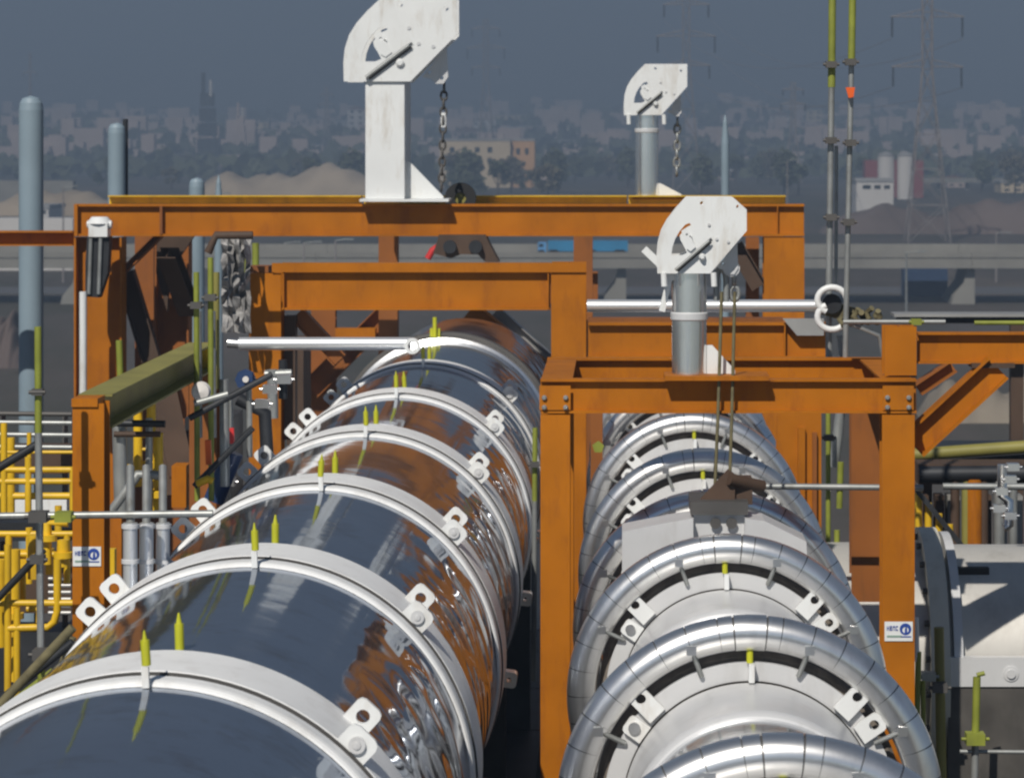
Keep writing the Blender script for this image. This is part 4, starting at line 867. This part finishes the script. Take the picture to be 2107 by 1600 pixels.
# buildings
def bld(x0, x1, yt, Y, m, label, roof=None, depth=None, wins=None, winstuff=True, floors=3, yb=None):
    X0 = P(x0, 0, Y).x; X1 = P(x1, 0, Y).x; zb = terr((X0+X1)/2, Y)-2; zt = P(0, yt, Y).z
    if zt < zb+5: zt = zb+5
    t = thing('building', ((X0+X1)/2, Y, zb+2), label, 'building', 'hazy buildings beyond the plant'); dp = depth or max(12, (X1-X0)*0.35)
    MB().box((X0, Y, zb), (X1, Y+dp, zt)).build('wall', m, t)
    if roof == 'gable':
        plate('roof', [(X0-0.5, zt+0.01), (X1+0.5, zt+0.01), ((X0+X1)/2, zt+(X1-X0)*0.18)], [], Y+dp/2, dp+1, ROOF, t)
    else: MB().box((X0-0.2, Y-0.2, zt+0.01), (X1+0.2, Y+dp+0.2, zt+0.7)).build('roof', roof or GREYW, t)
    if wins:
        for (a, b, c, d) in wins:
            MB().box((P(a, 0, Y).x, Y-0.05, P(0, d, Y).z), (P(b, 0, Y).x, Y-0.01, P(0, c, Y).z)).build('window', WIN, t)
    elif winstuff:
        q = MB(); nf = max(2, min(7, int((zt-zb-2)/3.5))); nw = max(2, int((X1-X0)/5)); fh = (zt-zb-2)/nf
        for f in range(nf):
            for k in range(nw):
                xa = X0+(X1-X0)*(k+0.28)/nw; q.box((xa, Y-0.06, zb+2+fh*(f+0.35)), (xa+(X1-X0)/nw*0.45, Y-0.01, zb+2+fh*(f+0.8)))
        o = q.build('window_rows', WIN, t, kind='stuff')
    return t
W = [(925+26*i, 925+26*i+10, 303+22*j, 303+22*j+11) for i in range(4) for j in range(2)]
bld(905, 1050, 290, 1000, BEIGE, 'long beige building right of the tallest davit', wins=W)
bld(1052, 1100, 290, 1003, OCHRE, 'ochre end block of the long beige building', wins=[(1062, 1070, 305, 318), (1080, 1088, 305, 318)])
bld(1762, 1838, 374, 640, PALEW, 'white low building with three dark windows right of the scaffold poles', wins=[(1775, 1792, 381, 389), (1799, 1812, 381, 389), (1819, 1831, 381, 389)])
for i, x in enumerate((1806, 1846)):
    a = P(x, 322, 800); r = 17*800/F
    t = thing('silo', (a.x+r, 800, 0), '%s of two pale cylindrical silos above the white building' % ('left' if i == 0 else 'right'), 'silo', 'pale silos')
    MB().lathe((a.x+r, 800, 0), (0, 0, 1), [(r, 0), (r, a.z)], 24).build('drum', PALEW, t)
    MB().lathe((a.x+r, 800, a.z), (0, 0, 1), [(r*1.03, 0.01), (r*1.03, 0.6), (0, 1.4)], 24).build('lid', GREYW, t)
MB().box((P(1780, 0, 820).x, 820, 0), (P(1900, 0, 820).x, 828, P(0, 330, 820).z)).build('red_shed', mat('red_shed_sheet', (0.25, 0.05, 0.05), 0.7), label='dull red shed behind the two silos', cat='shed')
mats = [PINKW, GREYW, PALEW, BEIGE, PINKW, PINKW]
town = [ # x0,x1,ytop,Y
 (225,300,243,2500),(300,400,236,2560),(150,215,262,2300),(330,372,262,2200),(255,290,276,2100),(95,150,250,2500),(5,40,255,2500),(400,432,262,2300),
 (478,520,250,2100),(522,552,252,2050),(470,500,285,1800),(570,612,252,2300),(618,690,246,2350),(690,742,250,2300),(715,750,225,2100),(590,620,290,1800),(640,665,300,1700),
 (690,715,318,1500),(560,600,272,2000),(880,905,268,2100),(955,1020,250,2200),(1000,1068,238,2400),(930,990,272,2000),(1040,1095,262,2100),(1125,1155,330,1300),(1150,1210,290,1900),
 (1585,1625,238,2300),(1660,1692,228,2300),(1625,1660,250,2200),(1545,1575,262,2200),(1440,1465,270,2100),(1500,1540,290,1800),(1775,1800,268,2100),(1873,1897,258,2200),
 (2020,2107,246,2300),(2030,2060,300,1700),(1640,1660,330,1450),(1700,1735,270,2000),(1930,1985,285,1900),(1560,1600,345,1300),(1480,1510,352,1200),(1090,1150,350,1150),(1330,1360,345,1300),(500,560,312,1600),
 (60,100,440,560),(2060,2107,380,900),(1950,1985,372,1000)]
kinds = ['pale pink', 'grey', 'whitish', 'beige', 'dusty pink', 'faded pink']
def where(x):
    if x < 140: return 'beside the thickest vent stack'
    if x < 260: return 'by the second vent stack'
    if x < 480: return 'above the dirt mound near the dark tower'
    if x < 760: return 'between the dark tower and the tallest davit'
    if x < 930: return 'just right of the tallest davit post'
    if x < 1280: return 'in the town between the two rear davits'
    if x < 1700: return 'in the town right of the smallest davit'
    return 'in the haze right of the scaffold poles'
cnt = {}
for i, (a, b, yt, Y) in enumerate(town):
    k = i % 6; wv = where(a); rows = 'low' if yt > 300 else ('mid height' if yt > 255 else 'tall')
    lab = '%s %s %s block %s' % (rows, 'wide' if b-a > 55 else 'narrow', kinds[k], wv)
    key = lab; cnt[key] = cnt.get(key, 0)+1
    if cnt[key] > 1: lab += ' to the right'
    bld(a, b, yt, Y, mats[k], lab, roof='gable' if i % 4 == 2 else None, depth=16)
rnd = random.Random(11)
# background haze town specks: a distant mass of small houses nobody could count
q = MB()
for i in range(520):
    Y = rnd.uniform(1500, 2900); x = rnd.uniform(-120, 2230); X = P(x, 0, Y).x; z = terr(X, Y)
    wd = rnd.uniform(6, 18); h = rnd.uniform(4, 10)+rnd.choice((0, 0, 8)); q.box((X, Y, z-3), (X+wd, Y+9, z+h))
q.build('distant_houses', PINKW, label='faded mass of distant houses on the slope', cat='town', kind='stuff')
# dark process tower and smaller ones
def proc_tower(px, yt, Y, wpx, label, m=DARK):
    a = P(px, yt, Y); z0 = terr(a.x, Y); wd = wpx*Y/F; t = thing('process_tower', (a.x, Y, z0), label, 'tower', 'industrial towers in the haze')
    n = 5; hh = a.z-z0
    for k in range(n):
        w_ = wd*(1-0.10*k); MB().box((a.x-w_/2, Y, z0-2 if k == 0 else z0+hh*0.8*k/n), (a.x+w_/2, Y+w_, z0+hh*0.8*(k+1)/n-0.8)).build('stage', m, t)
    MB().tube([(a.x-wd*0.15, Y, z0+hh*0.75), (a.x-wd*0.15, Y, a.z)], wd*0.1, 8).build('flue', m, t); MB().tube([(a.x+wd*0.2, Y, z0+hh*0.75), (a.x+wd*0.2, Y, z0+hh*0.92)], wd*0.07, 8).build('flue', PALEW, t)
proc_tower(425, 150, 1500, 44, 'darkest tower above the dirt mound with two flues')
proc_tower(494, 212, 1600, 26, 'smaller beige tower right of the darkest tower', PINKW)
proc_tower(1165, 255, 1900, 20, 'slim dark tower in the haze between the two rear davits')
# pylons
def pylon(px, yt, yb, Y, wb, wt, label, arms, m=LATT, th=0.16):
    z0 = 0 if yb is None else 0; X = P(px, 0, Y).x; z0 = terr(X, Y); s = F/Y; zt = P(0, yt, Y).z
    t = thing('pylon', (X, Y, z0), label, 'pylon', 'lattice electricity pylons'); q = MB(); wb /= 2*s; wt /= 2*s
    n = 9; zs = [z0+(zt-z0)*(1-(1-i/n)**1.25) for i in range(n+1)]
    def wid(z): return max(wt, wb+(wt-wb)*min(1, (z-z0)/(0.62*(zt-z0))))
    for i in range(n):
        a, b = zs[i], zs[i+1]; wa, wb_ = wid(a), wid(b)
        ca = [(X+sx*wa, Y+sy*wa, a) for sx, sy in ((-1, -1), (1, -1), (1, 1), (-1, 1))]; cb = [(X+sx*wb_, Y+sy*wb_, b) for sx, sy in ((-1, -1), (1, -1), (1, 1), (-1, 1))]
        for k in range(4):
            q.tube([ca[k], cb[k]], th, 4, cap=False); q.tube([ca[k], cb[(k+1) % 4]], th*0.6, 4, cap=False); q.tube([ca[(k+1) % 4], cb[k]], th*0.6, 4, cap=False); q.tube([cb[k], cb[(k+1) % 4]], th*0.6, 4, cap=False)
    q.build('lattice_mast', m, t)
    for (y, half) in arms:
        z = P(0, y, Y).z; hw = half/s
        for sg in (-1, 1):
            a = MB(); a.tube([(X+sg*wt, Y, z), (X+sg*hw, Y, z)], th, 4).tube([(X+sg*wt, Y, z+hw*0.2), (X+sg*hw, Y, z)], th, 4)
            for k in range(1, 5): u = k/5; a.tube([(X+sg*(wt+(hw-wt)*u), Y, z), (X+sg*(wt+(hw-wt)*(u-0.1)), Y, z+hw*0.2*(1-u))], th*0.5, 4)
            a.build('crossarm', m, t)
            MB().tube([(X+sg*hw*0.95, Y, z-0.1), (X+sg*hw*0.95, Y, z-hw*0.55)], th*1.5, 8).build('insulator', BLACK, t)
    return X, Y
PYL = [pylon(1908, -60, 500, 460, 88, 20, 'largest lattice pylon right of the tall scaffold poles', [(35, 76), (138, 74), (-50, 60)], th=0.085),
 pylon(1412, -40, 400, 870, 58, 14, 'tall lattice pylon behind the smallest davit', [(10, 48), (75, 62), (135, 50)], th=0.16),
 pylon(1632, 170, 385, 1100, 34, 9, 'smaller lattice pylon between the pointed stack and the scaffold poles', [(185, 22), (215, 26)], th=0.18),
 pylon(1000, 40, 300, 1500, 34, 10, 'faint lattice pylon in the haze right of the tallest davit', [(60, 30), (100, 40), (140, 30)], th=0.22),
 pylon(62, 110, 300, 1600, 14, 4, 'faint thin mast above the thickest vent stack', [(150, 14)], th=0.2),
 pylon(672, 180, 300, 1800, 18, 6, 'small faint pylon left of the tallest davit', [(195, 14), (215, 16)], th=0.22)]
def cable(a, b, sag, r, label):
    pts = []
    for i in range(17):
        u = i/16; p = Vector(a).lerp(Vector(b), u); p.z -= sag*4*u*(1-u); pts.append(p)
    MB().tube(pts, r, 4).build('power_line', LATT, label=label, cat='power line', group='overhead power lines')
for i, (ya, yb2, dx) in enumerate(((80, 40, 1), (180, 105, 1), (80, 40, -1), (180, 105, -1))):
    cable(P(1908+74*dx, ya, 460), P(1412+48*dx, yb2, 870), 9, 0.05, 'thin sagging wire %s between the two biggest pylons' % ('upper right', 'lower right', 'upper left', 'lower left')[i])
# elevated road at the right
t = thing('elevated_road', (P(1980, 0, 950).x, 950, 0), 'distant elevated road on thin legs at the right edge', 'bridge')
MB().box((P(1860, 0, 950).x, 950, P(0, 376, 950).z), (P(2400, 0, 950).x, 958, P(0, 367, 950).z)).build('deck', CONC, t)
for x in range(1870, 2200, 60): MB().box((P(x, 0, 950).x, 952, 0), (P(x, 0, 950).x+1, 954, P(0, 376, 950).z-0.02)).build('pier', CONC, t)
t = thing('elevated_road', (P(60, 0, 700).x, 700, 0), 'pale road embankment wall behind the thickest vent stack', 'wall')
MB().box((P(-200, 0, 700).x, 700, 0), (P(150, 0, 700).x, 704, P(0, 372, 700).z)).build('wall_panel', CONC, t)
MB().box((P(-100, 0, 360).x, 360, 0), (P(150, 0, 360).x, 366, P(0, 450, 360).z)).build('white_shed', PALEW, label='long whitish shed low behind the thickest vent stack', cat='shed')

# trees: clumpy crowns made of many small leaf faces
def crown(r, h, n, seed, m):
    rd = random.Random(seed); q = MB()
    cl = [Vector((rd.gauss(0, r*0.42), rd.gauss(0, r*0.42), h*(0.35+0.6*rd.random()))) for _ in range(9)]
    vs = []; fs = []
    for i in range(n):
        c = rd.choice(cl); d = Vector((rd.gauss(0, 1), rd.gauss(0, 1), rd.gauss(0, 0.8))).normalized()*r*0.36*rd.random()**0.4
        p = c+d; s = r*0.13*rd.uniform(0.6, 1.4); u = Vector((rd.gauss(0, 1), rd.gauss(0, 1), rd.gauss(0, 1))).normalized(); v = u.orthogonal().normalized()
        b = len(vs); vs += [p-u*s, p+v*s*0.7, p+u*s, p-v*s*0.7]; fs.append((b, b+1, b+2, b+3))
    q.add(vs, fs); return q
tp = []
for k in range(3):
    o = crown(4.0+k*0.6, 9.0+k, 420, 40+k, LEAF).build('crown', LEAF if k != 1 else LEAF2); tp.append(o)
    tr = MB(); tr.tube([(0, 0, 0), (0.1, 0, 3), (0, 0.1, 6)], 0.3, 7, r1=0.1).tube([(0, 0, 3), (1.2, 0.3, 5.5)], 0.13, 5).tube([(0.1, 0, 3.4), (-1.1, -0.4, 6)], 0.12, 5)
    tp.append(tr.build('trunk', BARK))
def tree(x, y, k, s, label):
    t = thing('tree', (x, y, terr(x, y)-0.1), label, 'tree', 'trees on the plain'); t.scale = (s, s, s)
    for q in tp[2*k:2*k+2]:
        c = q.copy(); COL.objects.link(c); c.parent = t; c.location = WL[q]
rd = random.Random(5)
zones = [(905, 1160, 760, 960, 22, 'in the dark belt under the long beige building'), (1160, 1300, 400, 900, 8, 'on the plain left of the smallest davit'),
         (1430, 1700, 430, 900, 16, 'on the plain right of the smallest davit'), (1760, 2107, 430, 800, 24, 'on the plain below the silos'), (540, 740, 420, 1100, 6, 'behind the dirt mound'), (100, 400, 420, 1000, 12, 'on the plain near the second vent stack')]
for (a, b, d0, d1, n, wv) in zones:
    for i in range(int(n*0.75)):
        Y = rd.uniform(d0, d1) if d0 in (760, 520) else rd.uniform(850, 1500); x = rd.uniform(a, b)
        tree(P(x, 0, Y).x, Y, i % 3, (0.75, 1.0, 1.3, 1.15)[i % 4], ('small', 'mid sized', 'tall', 'full')[i % 4]+(' dark bushy tree ' if i % 3 != 1 else ' dry brownish tree ')+wv+(', nearer' if Y < 1150 else ', farther')+(' left' if x < (a+b)/2 else ' right'))
for q in tp: bpy.data.objects.remove(q)
# far woods as one mass
q = MB(); rd = random.Random(9)
for i in range(2600):
    Y = rd.uniform(1150, 3000); x = rd.uniform(-150, 2250); X = P(x, 0, Y).x; z = terr(X, Y)
    r = rd.uniform(3, 7)
    for k in range(3):
        c = Vector((X+rd.gauss(0, r*.5), Y, z+rd.uniform(0.5, 1.4)*r)); u = Vector((rd.gauss(0, 1), rd.gauss(0, .4), rd.gauss(0, 1))).normalized(); v = u.orthogonal().normalized()
        q.add([c-u*r*.7, c+v*r*.6, c+u*r*.7, c-v*r*.6], [(0, 1, 2, 3)])
q.build('far_woodland', LEAF, label='dark scattered woodland around the distant town', cat='woodland', kind='stuff')

# hill slope haze
hz = MB(); hz.box((-1600, -80, -3), (1600, 5200, 420))
ho = hz.build('haze', GROUND, kind='stuff', label='thin blue grey haze over the plain', cat='haze')
hm = bpy.data.materials.new('haze_air'); hm.use_nodes = True; n = hm.node_tree.nodes; n.clear()
pv = n.new('ShaderNodeVolumePrincipled'); oo = n.new('ShaderNodeOutputMaterial'); hm.node_tree.links.new(pv.outputs[0], oo.inputs['Volume'])
pv.inputs['Density'].default_value = 0.00095; pv.inputs['Color'].default_value = (0.41, 0.545, 0.75, 1)
ho.data.materials.clear(); ho.data.materials.append(hm)
